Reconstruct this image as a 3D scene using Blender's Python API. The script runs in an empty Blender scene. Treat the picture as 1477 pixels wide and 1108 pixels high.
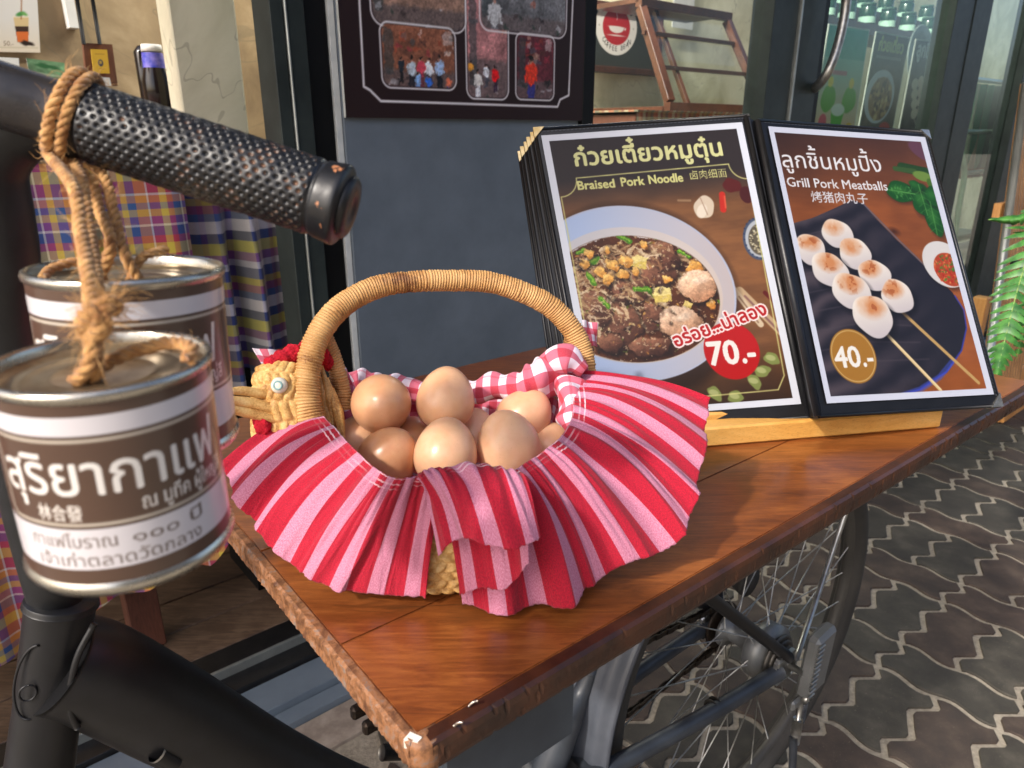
import bpy, bmesh, math, random
import numpy as np
from mathutils import Vector, Matrix
rnd = random.Random(7)
SC = bpy.context.scene
COL = SC.collection

# ------------------------------------------------------------------ camera, sky, sun
F, CX, CY, HY, ZC = 1040.0, 738.5, 554.0, 190.0, 1.08
TH = math.atan((CY - HY) / F)
cd = bpy.data.cameras.new('camera'); cam = bpy.data.objects.new('camera', cd); COL.objects.link(cam)
cam.location = (0, 0, ZC); cam.rotation_euler = (math.pi/2 - TH, 0, 0)
cd.sensor_width = 36; cd.lens = 36*F/1477; cd.clip_start = .02; cd.clip_end = 200
cd.dof.use_dof = True; cd.dof.focus_distance = .64; cd.dof.aperture_fstop = 14
SC.camera = cam
SUN_AZ = Vector((-.70, -.72)).normalized(); SUN_EL = math.radians(40)
w = bpy.data.worlds.new('World'); SC.world = w; w.use_nodes = True
nt = w.node_tree; bg = nt.nodes['Background']; sky = nt.nodes.new('ShaderNodeTexSky')
sky.sky_type = 'NISHITA'; sky.sun_disc = False; sky.sun_elevation = SUN_EL
sky.sun_rotation = math.atan2(SUN_AZ.x, SUN_AZ.y); sky.dust_density = 4.0; sky.air_density = .8; sky.ozone_density = .6
nt.links.new(sky.outputs[0], bg.inputs[0]); bg.inputs[1].default_value = .15
sl = bpy.data.lights.new('sun', 'SUN'); sl.energy = 1.85; sl.angle = math.radians(3.0); sl.color = (1, .95, .88)
so = bpy.data.objects.new('sun', sl); COL.objects.link(so)
sd = Vector((SUN_AZ.x*math.cos(SUN_EL), SUN_AZ.y*math.cos(SUN_EL), math.sin(SUN_EL)))
so.rotation_euler = sd.to_track_quat('Z', 'Y').to_euler()
SC.view_settings.view_transform = 'Standard'; SC.view_settings.look = 'None'
SC.view_settings.exposure = .95; SC.view_settings.gamma = 1
SC.cycles.max_bounces = 8; SC.cycles.transparent_max_bounces = 12

# ------------------------------------------------------------------ places
def ray(x, y):
    u = (x-CX)/F; v = (CY-y)/F; c, s = math.cos(TH), math.sin(TH)
    return np.array([u, c+s*v, -s+c*v])
O0 = np.array([0, 0, ZC])
def atd(x, y, d): return O0 + ray(x, y)*d
def onz(x, y, z):
    r = ray(x, y); return O0 + r*((z-ZC)/r[2])
FS = np.array([-.455, 1.275]); FE = np.array([.766, .643]); FN = np.array([.643, -.766])   # shop front: start, along, outwards
FE = FE/np.linalg.norm(FE); FN = np.array([FE[1], -FE[0]])
FANG = math.atan2(FE[1], FE[0])
def fp(t, w_, z):
    p = FS + FE*t - FN*w_
    return np.array([p[0], p[1], z])
def tz(x, y, w_=0.0):
    r = ray(x, y); o = FS - w_*FN; d = (o@FN)/(r[:2]@FN); P = r*d
    return float((P[:2]-FS)@FE), float(P[2]+ZC)
def px(x, y, w_=0.0):
    t, z = tz(x, y, w_); return fp(t, w_, z)
TU = np.array([.781, .625, 0.]); TV = np.array([-.625, .781, 0.]); TF = np.array([-.049, .286, 0.]); TZ = .78
def tp(a, b, z): return TF + TU*a + TV*b + np.array([0, 0, z])
HUB = np.array([.367, .924, 0.]); BD = np.array([.78, .626, 0.]); BS = np.array([.626, -.78, 0.])
def bp(a, s, z): return HUB + BD*a + BS*s + np.array([0, 0, z])

# ------------------------------------------------------------------ objects
def wloc(o):
    v = Vector((0, 0, 0))
    while o is not None: v = v + o.location; o = o.parent
    return np.array(v)
def meta(o, label=None, cat=None, group=None, kind=None):
    if label: o['label'] = label
    if cat: o['category'] = cat
    if group: o['group'] = group
    if kind: o['kind'] = kind
    return o
def empty(name, loc, label=None, cat=None, group=None, kind=None):
    o = bpy.data.objects.new(name, None); COL.objects.link(o); o.location = [float(c) for c in loc]
    o.empty_display_size = .05
    return meta(o, label, cat, group, kind)
def link(name, me, parent=None, loc=(0, 0, 0)):
    o = bpy.data.objects.new(name, me); COL.objects.link(o); o.parent = parent; o.location = loc
    return o
def mesh(name, V, Fc, m, parent=None, smooth=True, uv=None, col=None, origin=None):
    """V world coordinates, Fc faces; one mesh object whose origin is its parent's (or its own foot)."""
    V = np.asarray(V, dtype=np.float64)
    if parent is not None: o0 = wloc(parent)
    elif origin is not None: o0 = np.array(origin, float)
    else: o0 = np.array([V[:, 0].mean(), V[:, 1].mean(), V[:, 2].min()])
    me = bpy.data.meshes.new(name)
    if isinstance(Fc, np.ndarray):
        n = Fc.shape[0]; k = Fc.shape[1]
        me.vertices.add(len(V)); me.vertices.foreach_set('co', (V-o0).astype(np.float32).ravel())
        me.loops.add(n*k); me.loops.foreach_set('vertex_index', Fc.astype(np.int32).ravel())
        me.polygons.add(n); me.polygons.foreach_set('loop_start', np.arange(0, n*k, k, dtype=np.int32))
        me.update(calc_edges=True)
    else:
        me.from_pydata((V-o0).tolist(), [], Fc)
    if smooth: me.polygons.foreach_set('use_smooth', np.ones(len(me.polygons), dtype=bool))
    if uv is not None:
        ul = me.uv_layers.new(name='UVMap'); li = np.zeros(len(me.loops), dtype=np.int32)
        me.loops.foreach_get('vertex_index', li); ul.data.foreach_set('uv', np.asarray(uv, np.float32)[li].ravel())
    if col is not None:
        ca = me.color_attributes.new('Col', 'FLOAT_COLOR', 'POINT'); ca.data.foreach_set('color', np.asarray(col, np.float32).ravel())
    if m is not None: me.materials.append(m)
    me.update()
    o = bpy.data.objects.new(name, me); COL.objects.link(o)
    if parent is not None: o.parent = parent
    else: o.location = o0.tolist()
    return o
def gridfaces(nu, nv, wrapu=False, wrapv=False):
    i = np.arange(nu if wrapu else nu-1); j = np.arange(nv if wrapv else nv-1)
    I, J = np.meshgrid(i, j, indexing='ij'); I2 = (I+1) % nu; J2 = (J+1) % nv
    return np.stack([I*nv+J, I2*nv+J, I2*nv+J2, I*nv+J2], -1).reshape(-1, 4)
def cr(P, n):
    """Catmull-Rom through control points, n samples"""
    P = np.asarray(P, float); Q = np.vstack([2*P[0]-P[1], P, 2*P[-1]-P[-2]])
    t = np.linspace(0, len(P)-1, n); i = np.minimum(t.astype(int), len(P)-2); f = (t-i)[:, None]
    a, b, c, d = Q[i], Q[i+1], Q[i+2], Q[i+3]
    return .5*(2*b + (c-a)*f + (2*a-5*b+4*c-d)*f**2 + (3*b-a-3*c+d)*f**3)
def frames(P):
    T = np.gradient(P, axis=0); T /= np.linalg.norm(T, axis=1)[:, None]+1e-12
    ref = np.array([0, 0, 1.]) if abs(T[0][2]) < .9 else np.array([1., 0, 0])
    N = np.zeros_like(P); n = ref-T[0]*(ref@T[0]); n /= np.linalg.norm(n); N[0] = n
    for k in range(1, len(P)):
        n = n-T[k]*(n@T[k]); n /= np.linalg.norm(n)+1e-12; N[k] = n
    return T, N, np.cross(T, N)
def tubeV(P, r, ns=12, rad=None, caps=True):
    P = np.asarray(P, float); T, N, B = frames(P); r = np.broadcast_to(np.asarray(r, float), (len(P),))
    a = np.linspace(0, 2*np.pi, ns, endpoint=False)
    R = r[:, None]*np.ones((1, ns))
    if rad is not None: R = R*rad(np.arange(len(P))[:, None], a[None, :])
    V = P[:, None, :] + R[..., None]*(np.cos(a)[None, :, None]*N[:, None, :] + np.sin(a)[None, :, None]*B[:, None, :])
    V = V.reshape(-1, 3); Fc = gridfaces(len(P), ns, False, True)
    Fc = Fc[:, ::-1]
    if caps:
        k = len(V); V = np.vstack([V, P[0], P[-1]])
        c0 = [[k, j, (j+1) % ns, (j+1) % ns] for j in range(ns)]
        c1 = [[k+1, (len(P)-1)*ns+(j+1) % ns, (len(P)-1)*ns+j, (len(P)-1)*ns+j] for j in range(ns)]
        Fl = Fc.tolist() + [c[:3] for c in c0] + [c[:3] for c in c1]
        return V, Fl
    return V, Fc.tolist()
def tube(name, pts, r, m, parent=None, n=24, ns=12, rad=None, caps=True, straight=False):
    P = np.array(pts, float)
    if not straight: P = cr(P, n)
    if not np.isscalar(r): 
        r = np.interp(np.linspace(0, 1, len(P)), np.linspace(0, 1, len(r)), r)
    V, Fc = tubeV(P, r, ns, rad, caps)
    o = mesh(name, V, Fc, m, parent); return o
def join(parts):
    V = []; Fc = []; k = 0
    for v, f in parts:
        V.append(np.asarray(v)); Fc += [[i+k for i in q] for q in f]; k += len(v)
    return np.vstack(V), Fc
def boxV(o, x, y, z, bev=0.0):
    """box from corner o and edge vectors x,y,z ; bevelled by chamfer"""
    o, x, y, z = [np.array(a, float) for a in (o, x, y, z)]
    bm = bmesh.new(); vs = [bm.verts.new(o+x*i+y*j+z*k) for i in (0, 1) for j in (0, 1) for k in (0, 1)]
    for q in ((0, 1, 3, 2), (4, 6, 7, 5), (0, 4, 5, 1), (2, 3, 7, 6), (0, 2, 6, 4), (1, 5, 7, 3)): bm.faces.new([vs[i] for i in q])
    bmesh.ops.recalc_face_normals(bm, faces=bm.faces)
    if bev > 0: bmesh.ops.bevel(bm, geom=list(bm.edges), offset=bev, segments=1, affect='EDGES')
    bm.verts.ensure_lookup_table()
    V = [tuple(v.co) for v in bm.verts]; Fc = [[v.index for v in f.verts] for f in bm.faces]; bm.free()
    return np.array(V), Fc
def box(name, o, x, y, z, m, parent=None, bev=.001):
    V, Fc = boxV(o, x, y, z, bev); return mesh(name, V, Fc, m, parent, smooth=False)
def fbox(name, t0, t1, w0, w1, z0, z1, m, parent=None, bev=.001):
    """box in shop-front coordinates (w inwards)"""
    return box(name, fp(t0, w0, z0), fp(t1, w0, z0)-fp(t0, w0, z0), fp(t0, w1, z0)-fp(t0, w0, z0), (0, 0, z1-z0), m, parent, bev)
def latheV(prof, c, ns=32, axis=None):
    prof = np.array(prof, float); a = np.linspace(0, 2*np.pi, ns, endpoint=False)
    M = np.eye(3) if axis is None else axis
    L = np.stack([prof[:, 0:1]*np.cos(a), prof[:, 0:1]*np.sin(a), prof[:, 1:2]*np.ones(ns)], -1)
    V = (L.reshape(-1, 3)@M.T)+np.array(c); return V, gridfaces(len(prof), ns, False, True).tolist()
def lathe(name, prof, c, m, parent=None, ns=32, axis=None):
    V, Fc = latheV(prof, c, ns, axis); return mesh(name, V, Fc, m, parent)
def axisM(z):
    z = np.array(z, float); z /= np.linalg.norm(z); x = np.cross([0, 0, 1.], z)
    if np.linalg.norm(x) < 1e-3: x = np.array([1., 0, 0])
    x /= np.linalg.norm(x); return np.stack([x, np.cross(z, x), z], 1)

# ------------------------------------------------------------------ materials
def lin(c): 
    c = np.array(c, float)/255; return tuple(np.where(c <= .04045, c/12.92, ((c+.055)/1.055)**2.4).tolist())+(1.,)
class NT:
    def __init__(s, name):
        s.m = bpy.data.materials.new(name); s.m.use_nodes = True; s.t = s.m.node_tree; s.b = s.t.nodes['Principled BSDF']
    def n(s, typ, **kw):
        q = s.t.nodes.new('ShaderNode'+typ)
        for k, v in kw.items():
            if k.startswith('i'): 
                key = k[1:]; key = int(key) if key.isdigit() else key.replace('_', ' ')
                if hasattr(v, 'is_output') or isinstance(v, bpy.types.NodeSocket): s.t.links.new(v, q.inputs[key])
                else: q.inputs[key].default_value = v
            else: setattr(q, k, v)
        return q
    def math(s, op, a, b=None):
        q = s.t.nodes.new('ShaderNodeMath'); q.operation = op
        for i, v in enumerate((a, b)):
            if v is None: continue
            if isinstance(v, bpy.types.NodeSocket): s.t.links.new(v, q.inputs[i])
            else: q.inputs[i].default_value = v
        return q.outputs[0]
    def mix(s, f, a, b, mode='MIX'):
        q = s.t.nodes.new('ShaderNodeMix'); q.data_type = 'RGBA'; q.blend_type = mode
        for i, v in ((0, f), (6, a), (7, b)):
            if isinstance(v, bpy.types.NodeSocket): s.t.links.new(v, q.inputs[i])
            else: q.inputs[i].default_value = v
        return q.outputs[2]
    def coord(s, kind='Object', scale=(1, 1, 1), rot=(0, 0, 0)):
        c = s.n('TexCoord'); mp = s.n('Mapping'); mp.inputs['Scale'].default_value = scale; mp.inputs['Rotation'].default_value = rot
        s.t.links.new(c.outputs[kind], mp.inputs[0]); return mp.outputs[0]
    def noise(s, vec, scale, detail=4, rough=.6, dist=0):
        q = s.n('TexNoise'); q.inputs['Scale'].default_value = scale; q.inputs['Detail'].default_value = detail
        q.inputs['Roughness'].default_value = rough; q.inputs['Distortion'].default_value = dist
        s.t.links.new(vec, q.inputs['Vector']); return q.outputs[0]
    def ramp(s, fac, stops, interp='LINEAR'):
        q = s.n('ValToRGB'); q.color_ramp.interpolation = interp; e = q.color_ramp.elements
        while len(e) < len(stops): e.new(.5)
        for k, (p, c) in enumerate(stops): e[k].position = p; e[k].color = c
        s.t.links.new(fac, q.inputs[0]); return q.outputs[0]
    def set(s, **kw):
        for k, v in kw.items():
            key = k.replace('_', ' ')
            if isinstance(v, bpy.types.NodeSocket): s.t.links.new(v, s.b.inputs[key])
            else: s.b.inputs[key].default_value = v
    def bump(s, h, strength=.3, dist=.001):
        q = s.n('Bump'); q.inputs['Strength'].default_value = strength; q.inputs['Distance'].default_value = dist
        s.t.links.new(h, q.inputs['Height']); s.t.links.new(q.outputs[0], s.b.inputs['Normal'])
def pm(name, c1, c2=None, ns=8, rough=.5, metal=0, bs=None, bst=.3, bd=.001, stretch=(1, 1, 1), rot=0, coat=0, rvar=.0, det=5, lo=.35, hi=.65):
    q = NT(name); v = q.coord('Object', stretch, (0, 0, rot))
    f = q.noise(v, ns, det)
    q.set(Base_Color=q.ramp(f, [(lo, lin(c1)), (hi, lin(c2 or [min(255, a*1.12+4) for a in c1]))]), Metallic=metal)
    g = q.noise(v, ns*3.1, 3)
    q.set(Roughness=q.math('ADD', q.math('MULTIPLY', g, rvar*2), rough-rvar))
    if coat: q.set(Coat_Weight=coat, Coat_Roughness=.12)
    if bs: q.bump(q.noise(v, bs, 4), bst, bd)
    return q.m
def glass(name, tint, refl=1.0):
    q = NT(name); q.t.nodes.remove(q.b); out = [n for n in q.t.nodes if n.type == 'OUTPUT_MATERIAL'][0]
    tr = q.n('BsdfTransparent'); tr.inputs[0].default_value = tint
    gl = q.n('BsdfGlossy'); gl.inputs['Roughness'].default_value = .01; gl.inputs[0].default_value = (refl, refl, refl, 1)
    lw = q.n('LayerWeight'); lw.inputs[0].default_value = .5; f5 = q.math('POWER', lw.outputs['Facing'], 5.0); fo_ = q.math('ADD', q.math('MULTIPLY', f5, .9), .012)
    mx = q.n('MixShader'); q.t.links.new(fo_, mx.inputs[0]); q.t.links.new(tr.outputs[0], mx.inputs[1]); q.t.links.new(gl.outputs[0], mx.inputs[2])
    q.t.links.new(mx.outputs[0], out.inputs[0]); return q.m
WROT = -math.atan2(TU[1], TU[0])
def wood(name, cols, ringscale=18, rough=.3, coat=0., rot=0., stretch=(1, 9, 9), fine=220, bst=.15, knots=True):
    q = NT(name); v = q.coord('Object', stretch, (0, 0, rot))
    a = q.noise(v, ringscale, 6, .62, 1.6); b = q.noise(v, fine, 4, .6)
    v2 = q.coord('Object', (1, 1, 1), (0, 0, rot)); c = q.noise(v2, 7, 4, .55, .4)
    f = q.math('ADD', q.math('MULTIPLY', a, .5), q.math('MULTIPLY', c, .5))
    base = q.ramp(f, [(.33, lin(cols[0])), (.47, lin(cols[1])), (.62, lin(cols[2]))])
    base = q.mix(q.math('MULTIPLY', q.math('GREATER_THAN', b, .58), .35), base, q.mix(.5, base, (0.02, .008, .004, 1)))
    q.set(Base_Color=base, Roughness=q.math('ADD', rough-.05, q.math('MULTIPLY', c, .18)))
    if coat: q.set(Coat_Weight=coat, Coat_Roughness=.2)
    q.bump(b, bst, .0006); return q.m
M = {}
M['table'] = wood('table_wood', [(84, 43, 19), (126, 68, 29), (158, 94, 44)], 15, .28, .3, WROT, (1.1, 10, 10), 160)
M['table2'] = wood('table_wood_dark', [(76, 39, 18), (116, 61, 27), (148, 86, 42)], 15, .28, .3, WROT, (1.1, 10, 10), 160)
q = NT('worn_edge'); v = q.coord('Object', (1, 1, 1), (0, 0, WROT)); a = q.noise(v, 90, 7, .7, .5); b = q.noise(v, 25, 3)
q.set(Base_Color=q.ramp(a, [(.33, lin((84, 50, 30))), (.45, lin((112, 74, 46))), (.53, lin((146, 98, 62))), (.63, lin((122, 106, 96)))]), Roughness=.6)
q.bump(a, .5, .0015); M['worn'] = q.m
M['worn_dark'] = pm('worn_dark_edge', (46, 25, 15), (80, 44, 24), 22, .38, bs=120, bst=.35, bd=.001, det=7, stretch=(1, 1, 1))
M['chip'] = pm('chip', (205, 195, 180), (235, 228, 215), 120, .7, bs=200)
M['nail'] = pm('nail_steel', (150, 140, 130), None, 300, .3, 1)
M['slate'] = pm('slate_paint', (46, 52, 60), (58, 66, 74), 20, .5)
M['blackmetal'] = pm('black_paint', (13, 13, 15), (20, 20, 23), 60, .42, bs=500, bst=.06, rvar=.05)
M['barmetal'] = pm('bar_paint', (46, 46, 50), (66, 62, 60), 35, .28, .3, bs=300, bst=.08, rvar=.08)
M['greymetal'] = pm('grey_frame_paint', (40, 44, 50), (56, 61, 68), 20, .42, bs=300, bst=.08)
M['silver'] = pm('dull_steel', (150, 150, 148), (190, 190, 186), 60, .32, .9, bs=300, bst=.1)
M['greasy'] = pm('greasy_steel', (56, 54, 52), (98, 94, 88), 50, .45, .7, bs=200, bst=.3)
M['tyre'] = pm('tyre_rubber', (40, 39, 37), (62, 59, 54), 9, .8, bs=600, bst=.3, lo=.3, hi=.7)
M['rimgrey'] = pm('rim_grey', (66, 64, 60), (84, 81, 76), 12, .5, .3); M['alloy'] = pm('cast_alloy', (104, 106, 106), (128, 130, 130), 16, .42, .5, bs=120, bst=.15)
M['chain'] = pm('chain_steel', (24, 20, 18), (60, 48, 38), 200, .5, .6)
M['spring'] = pm('spring_steel', (90, 90, 90), (130, 130, 130), 60, .4, .9)

def tin(name, c1, c2):
    return pm(name, c1, c2, 40, .28, .95, bs=80, bst=.15, bd=.0008, rvar=.1)
M['tin'] = tin('tinplate', (178, 172, 160), (205, 200, 188))
M['tinrust'] = pm('tarnished_lid', (120, 92, 60), (196, 180, 150), 28, .35, .8, bs=60, bst=.25, rvar=.1)
q = NT('jute'); v = q.coord('Object'); a = q.noise(v, 900, 4); b = q.noise(v, 160, 3)
q.set(Base_Color=q.ramp(b, [(.35, lin((150, 100, 52))), (.65, lin((206, 158, 96)))]), Roughness=.85, Sheen_Weight=.3)
q.bump(a, .6, .0008); M['jute'] = q.m
M['fibre'] = pm('jute_fibre', (196, 146, 88), (222, 178, 118), 100, .8)
q = NT('print'); at = q.n('Attribute', attribute_name='Col'); q.set(Base_Color=at.outputs['Color'], Roughness=.5, Coat_Weight=.12, Coat_Roughness=.08, Specular_IOR_Level=.3)
M['print'] = q.m
q = NT('print_sleeve'); at = q.n('Attribute', attribute_name='Col'); q.set(Base_Color=at.outputs['Color'], Roughness=.5, Coat_Weight=.3, Coat_Roughness=.05, Coat_IOR=1.35, Specular_IOR_Level=.25)
vv = q.coord('Object'); q.bump(q.noise(vv, 9, 2), .12, .004); M['sleeve'] = q.m

# ------------------------------------------------------------------ flat print: a small painter that yields colours per point of a sheet
class Cv:
    def __init__(s, Wmm, Hmm, step):
        s.W, s.H = Wmm, Hmm; s.w = int(Wmm/step)+1; s.h = int(Hmm/step)+1
        s.sx = Wmm/(s.w-1); s.X, s.Y = np.meshgrid(np.linspace(0, Wmm, s.w), np.linspace(0, Hmm, s.h))
        s.C = np.ones((s.h, s.w, 3))*235.; s.rg = np.random.default_rng(3); s.aa = s.sx*.9
    def noise(s, mm, seed=0, ax=1., ay=1., oct=3):
        out = np.zeros_like(s.X); tot = 0
        for o in range(oct):
            sc = mm/2**o; g = np.random.default_rng(seed*17+o); nx = int(s.W*ax/sc)+3; ny = int(s.H*ay/sc)+3
            G = g.random((ny, nx)); x = s.X*ax/sc; y = s.Y*ay/sc; i = x.astype(int); j = y.astype(int); fx = x-i; fy = y-j
            fx = fx*fx*(3-2*fx); fy = fy*fy*(3-2*fy)
            out += (G[j, i]*(1-fx)*(1-fy)+G[j, i+1]*fx*(1-fy)+G[j+1, i]*(1-fx)*fy+G[j+1, i+1]*fx*fy)*.6**o; tot += .6**o
        return out/tot
    def sm(s, d, soft=None):
        a = soft or s.aa; return np.clip(.5-d/(2*a), 0, 1)
    def put(s, m, c, a=1.):
        m = (m*a)[..., None] if m.ndim == 2 else m*a; s.C = s.C*(1-m)+np.asarray(c, float)*m
    def ell(s, cx, cy, rx, ry, rot=0., c=None, a=1., soft=None, wob=0., seed=0):
        dx, dy = s.X-cx, s.Y-cy; co, si = math.cos(rot), math.sin(rot); x = dx*co+dy*si; y = -dx*si+dy*co
        r = np.sqrt((x/rx)**2+(y/ry)**2); 
        if wob: 
            an = np.arctan2(y/ry, x/rx); g = random.Random(seed)
            for k in (2, 3, 5): r = r*(1+wob*math.sqrt(1/k)*np.sin(k*an+g.uniform(0, 6.28)))
        m = s.sm((r-1)*min(rx, ry), soft)
        if c is not None: s.put(m, c, a)
        return m
    def cap(s, x0, y0, x1, y1, r, c=None, a=1., soft=None):
        vx, vy = x1-x0, y1-y0; L = vx*vx+vy*vy+1e-9; t = np.clip(((s.X-x0)*vx+(s.Y-y0)*vy)/L, 0, 1)
        m = s.sm(np.hypot(s.X-x0-t*vx, s.Y-y0-t*vy)-r, soft)
        if c is not None: s.put(m, c, a)
        return m
    def line(s, pts, r, c, a=1., closed=False):
        m = np.zeros_like(s.X); P = list(pts)+([pts[0]] if closed else [])
        for (x0, y0), (x1, y1) in zip(P[:-1], P[1:]): m = np.maximum(m, s.cap(x0, y0, x1, y1, r))
        s.put(m, c, a)
    def rrect(s, x0, y0, x1, y1, r, c=None, a=1., soft=None):
        dx = np.maximum(np.abs(s.X-(x0+x1)/2)-(x1-x0)/2+r, 0); dy = np.maximum(np.abs(s.Y-(y0+y1)/2)-(y1-y0)/2+r, 0)
        m = s.sm(np.hypot(dx, dy)-r, soft)
        if r == 0: m = ((s.X >= x0) & (s.X <= x1) & (s.Y >= y0) & (s.Y <= y1))*1.
        if c is not None: s.put(m, c, a)
        return m
    def fillpolys(s, polys, ss=3):
        """non-zero winding raster of closed outlines in mm"""
        m = np.zeros((s.h, s.w)); allp = np.vstack(polys)
        x0 = max(0, int(allp[:, 0].min()/s.sx)-1); x1 = min(s.w, int(allp[:, 0].max()/s.sx)+3)
        sy = s.H/(s.h-1); y0 = max(0, int(allp[:, 1].min()/sy)-1); y1 = min(s.h, int(allp[:, 1].max()/sy)+3)
        if x1 <= x0 or y1 <= y0: return m
        nw, nh = (x1-x0)*ss, (y1-y0)*ss; acc = np.zeros((nh, nw+1))
        for P in polys:
            gx = (P[:, 0]/s.sx-x0+.5)*ss; gy = (P[:, 1]/sy-y0+.5)*ss
            for k in range(len(P)):
                ax, ay, bx, by = gx[k], gy[k], gx[(k+1) % len(P)], gy[(k+1) % len(P)]
                if ay == by: continue
                d = 1 if by > ay else -1; lo, hi = (ay, by) if d > 0 else (by, ay)
                r0 = max(0, math.ceil(lo-.5)); r1 = min(nh-1, math.ceil(hi-.5)-1)
                if r1 < r0: continue
                rows = np.arange(r0, r1+1); xs = ax+(rows+.5-ay)*(bx-ax)/(by-ay)
                ci = np.clip(np.ceil(xs-.5).astype(int), 0, nw); np.add.at(acc, (rows, ci), d)
        ins = (np.cumsum(acc[:, :nw], 1) != 0)*1.
        m[y0:y1, x0:x1] = ins.reshape(y1-y0, ss, x1-x0, ss).mean((1, 3)); return m
    def warp(s, m, amp, mm, seed):
        a = (s.noise(mm, seed, oct=2)-.5)*2*amp/s.sx; b = (s.noise(mm, seed+1, oct=2)-.5)*2*amp/s.sx
        J, I = np.meshgrid(np.arange(s.w), np.arange(s.h)); W_ = s.C[np.clip(I+b, 0, s.h-1).astype(int), np.clip(J+a, 0, s.w-1).astype(int)]
        s.C = s.C*(1-m[..., None])+W_*m[..., None]
    def text(s, body, x, y, width=None, size=None, c=(255, 255, 255), a=1., bold=0., rot=0., sx=1., slant=0., outline=None, wob=0):
        polys = contours(body); allp = np.vstack(polys); wn = allp[:, 0].max()-allp[:, 0].min()
        k = size if size else width/wn; kx = width/wn if width else k*sx
        co, si = math.cos(rot), math.sin(rot); Q = []
        for P in polys:
            X = (P[:, 0]-allp[:, 0].min()+slant*P[:, 1])*kx; Y = -P[:, 1]*k
            if wob: Y = Y+wob*np.sin(X/6.)
            Q.append(np.stack([x+X*co-Y*si, y+X*si+Y*co], 1))
        m = s.fillpolys(Q)
        def dil(r):
            mm = m.copy()
            for an in np.linspace(0, 2*np.pi, 8, endpoint=False):
                dd = np.array([math.cos(an), math.sin(an)])*r; mm = np.maximum(mm, s.fillpolys([P+dd for P in Q], 2))
            return mm
        if outline: s.put(dil(bold+outline[0]), outline[1])
        if bold: m = dil(bold)
        s.put(m, c, a); return m
    def cols(s, gain=1., gam=1.0):
        c = np.clip(s.C, 0, 255)/255; c = np.where(c <= .04045, c/12.92, ((c+.055)/1.055)**2.4)**gam*gain
        return np.concatenate([c, np.ones(c.shape[:2]+(1,))], -1).reshape(-1, 4)
    def sheet(s, name, pos, m, parent, gain=.85, gam=1.0):
        U = (s.X/s.W).ravel(); Vv = (s.Y/s.H).ravel(); P = pos(U, Vv)
        return mesh(name, P, gridfaces(s.h, s.w)[:, ::-1], m, parent, smooth=True, col=s.cols(gain, gam))
_tc = {}
def raw_contours(body):
    if body in _tc: return _tc[body]
    c = bpy.data.curves.new('lettering', 'FONT'); c.body = body; c.fill_mode = 'NONE'; c.resolution_u = 3
    o = bpy.data.objects.new('lettering', c); COL.objects.link(o); bpy.context.view_layer.update()
    me = bpy.data.meshes.new_from_object(o.evaluated_get(bpy.context.evaluated_depsgraph_get()))
    V = np.array([v.co[:2] for v in me.vertices]).reshape(-1, 2); E = [tuple(e.vertices) for e in me.edges]
    bpy.data.objects.remove(o); bpy.data.curves.remove(c); bpy.data.meshes.remove(me)
    par = list(range(len(V)))
    def fnd(i):
        while par[i] != i: par[i] = par[par[i]]; i = par[i]
        return i
    for a, b in E: par[fnd(a)] = fnd(b)
    g = {}
    for i in range(len(V)): g.setdefault(fnd(i), []).append(i)
    out = [V[sorted(ix)] for ix in g.values() if len(ix) > 2]; out.sort(key=lambda p: (round(p[:, 0].min(), 3), round(p[:, 1].min(), 3)))
    _tc[body] = out; return out
def contours(body):
    up = 'ิีึืัํ็'; tone = '่้๊๋์'
    st = ''.join(ch for i, ch in enumerate(body) if not (ch in tone and i > 0 and body[i-1] in up))
    A = raw_contours(body)
    if st == body: return A
    key = lambda p: (round(float(p[:, 0].mean()), 2), round(float(p[:, 1].mean()), 2), len(p))
    kb = [key(p) for p in raw_contours(st)]; out = []
    for p in A:
        k = key(p)
        if k in kb: kb.remove(k); out.append(p)
        else: out.append(p+np.array([0, .20]))
    return out

# ================================================================== SETTING
q = NT('joint_sand'); v = q.coord('Object'); a = q.noise(v, 120, 5); b = q.noise(v, 6, 4)
q.set(Base_Color=q.ramp(q.math('ADD', q.math('MULTIPLY', a, .5), q.math('MULTIPLY', b, .5)), [(.35, lin((112, 104, 92))), (.62, lin((160, 151, 136)))]), Roughness=.95)
q.bump(a, .6, .003); M['joint'] = q.m
def pavermat(name, a1, a2, a3):
    q = NT(name); v = q.coord('Object'); oi = q.n('ObjectInfo')
    vr = q.n('VectorMath', operation='ADD'); q.t.links.new(v, vr.inputs[0]); q.t.links.new(oi.outputs['Location'], vr.inputs[1])
    a = q.noise(vr.outputs[0], 260, 5, .7); b = q.noise(vr.outputs[0], 14, 4, .6)
    base = q.ramp(b, [(.36, lin(a1)), (.52, lin(a2)), (.68, lin(a3))])
    base = q.mix(q.math('MULTIPLY', q.math('GREATER_THAN', a, .66), .45), base, lin((150, 138, 120)))
    base = q.mix(q.math('MULTIPLY', oi.outputs['Random'], .35), base, lin((48, 46, 42)))
    q.set(Base_Color=base, Roughness=.75); q.bump(a, .5, .002); return q.m
M['paver_red'] = pavermat('paver_red', (52, 42, 36), (65, 52, 44), (82, 69, 58))
M['paver_green'] = pavermat('paver_green', (48, 44, 38), (59, 55, 47), (76, 71, 62))
g = 40.
mesh('ground', [(-g, -g, -.0045), (g, -g, -.0045), (g, g, -.0045), (-g, g, -.0045)], [[0, 1, 2, 3]], M['joint'], smooth=False)['kind'] = 'structure'
pave = empty('pavement', (1, 1.3, 0), kind='structure')
PO = np.array([.785, 1.261]); an = math.radians(40); PN = np.array([math.cos(an), math.sin(an)]); PP = np.array([math.sin(an), -math.cos(an)]); L_ = .1155
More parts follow.
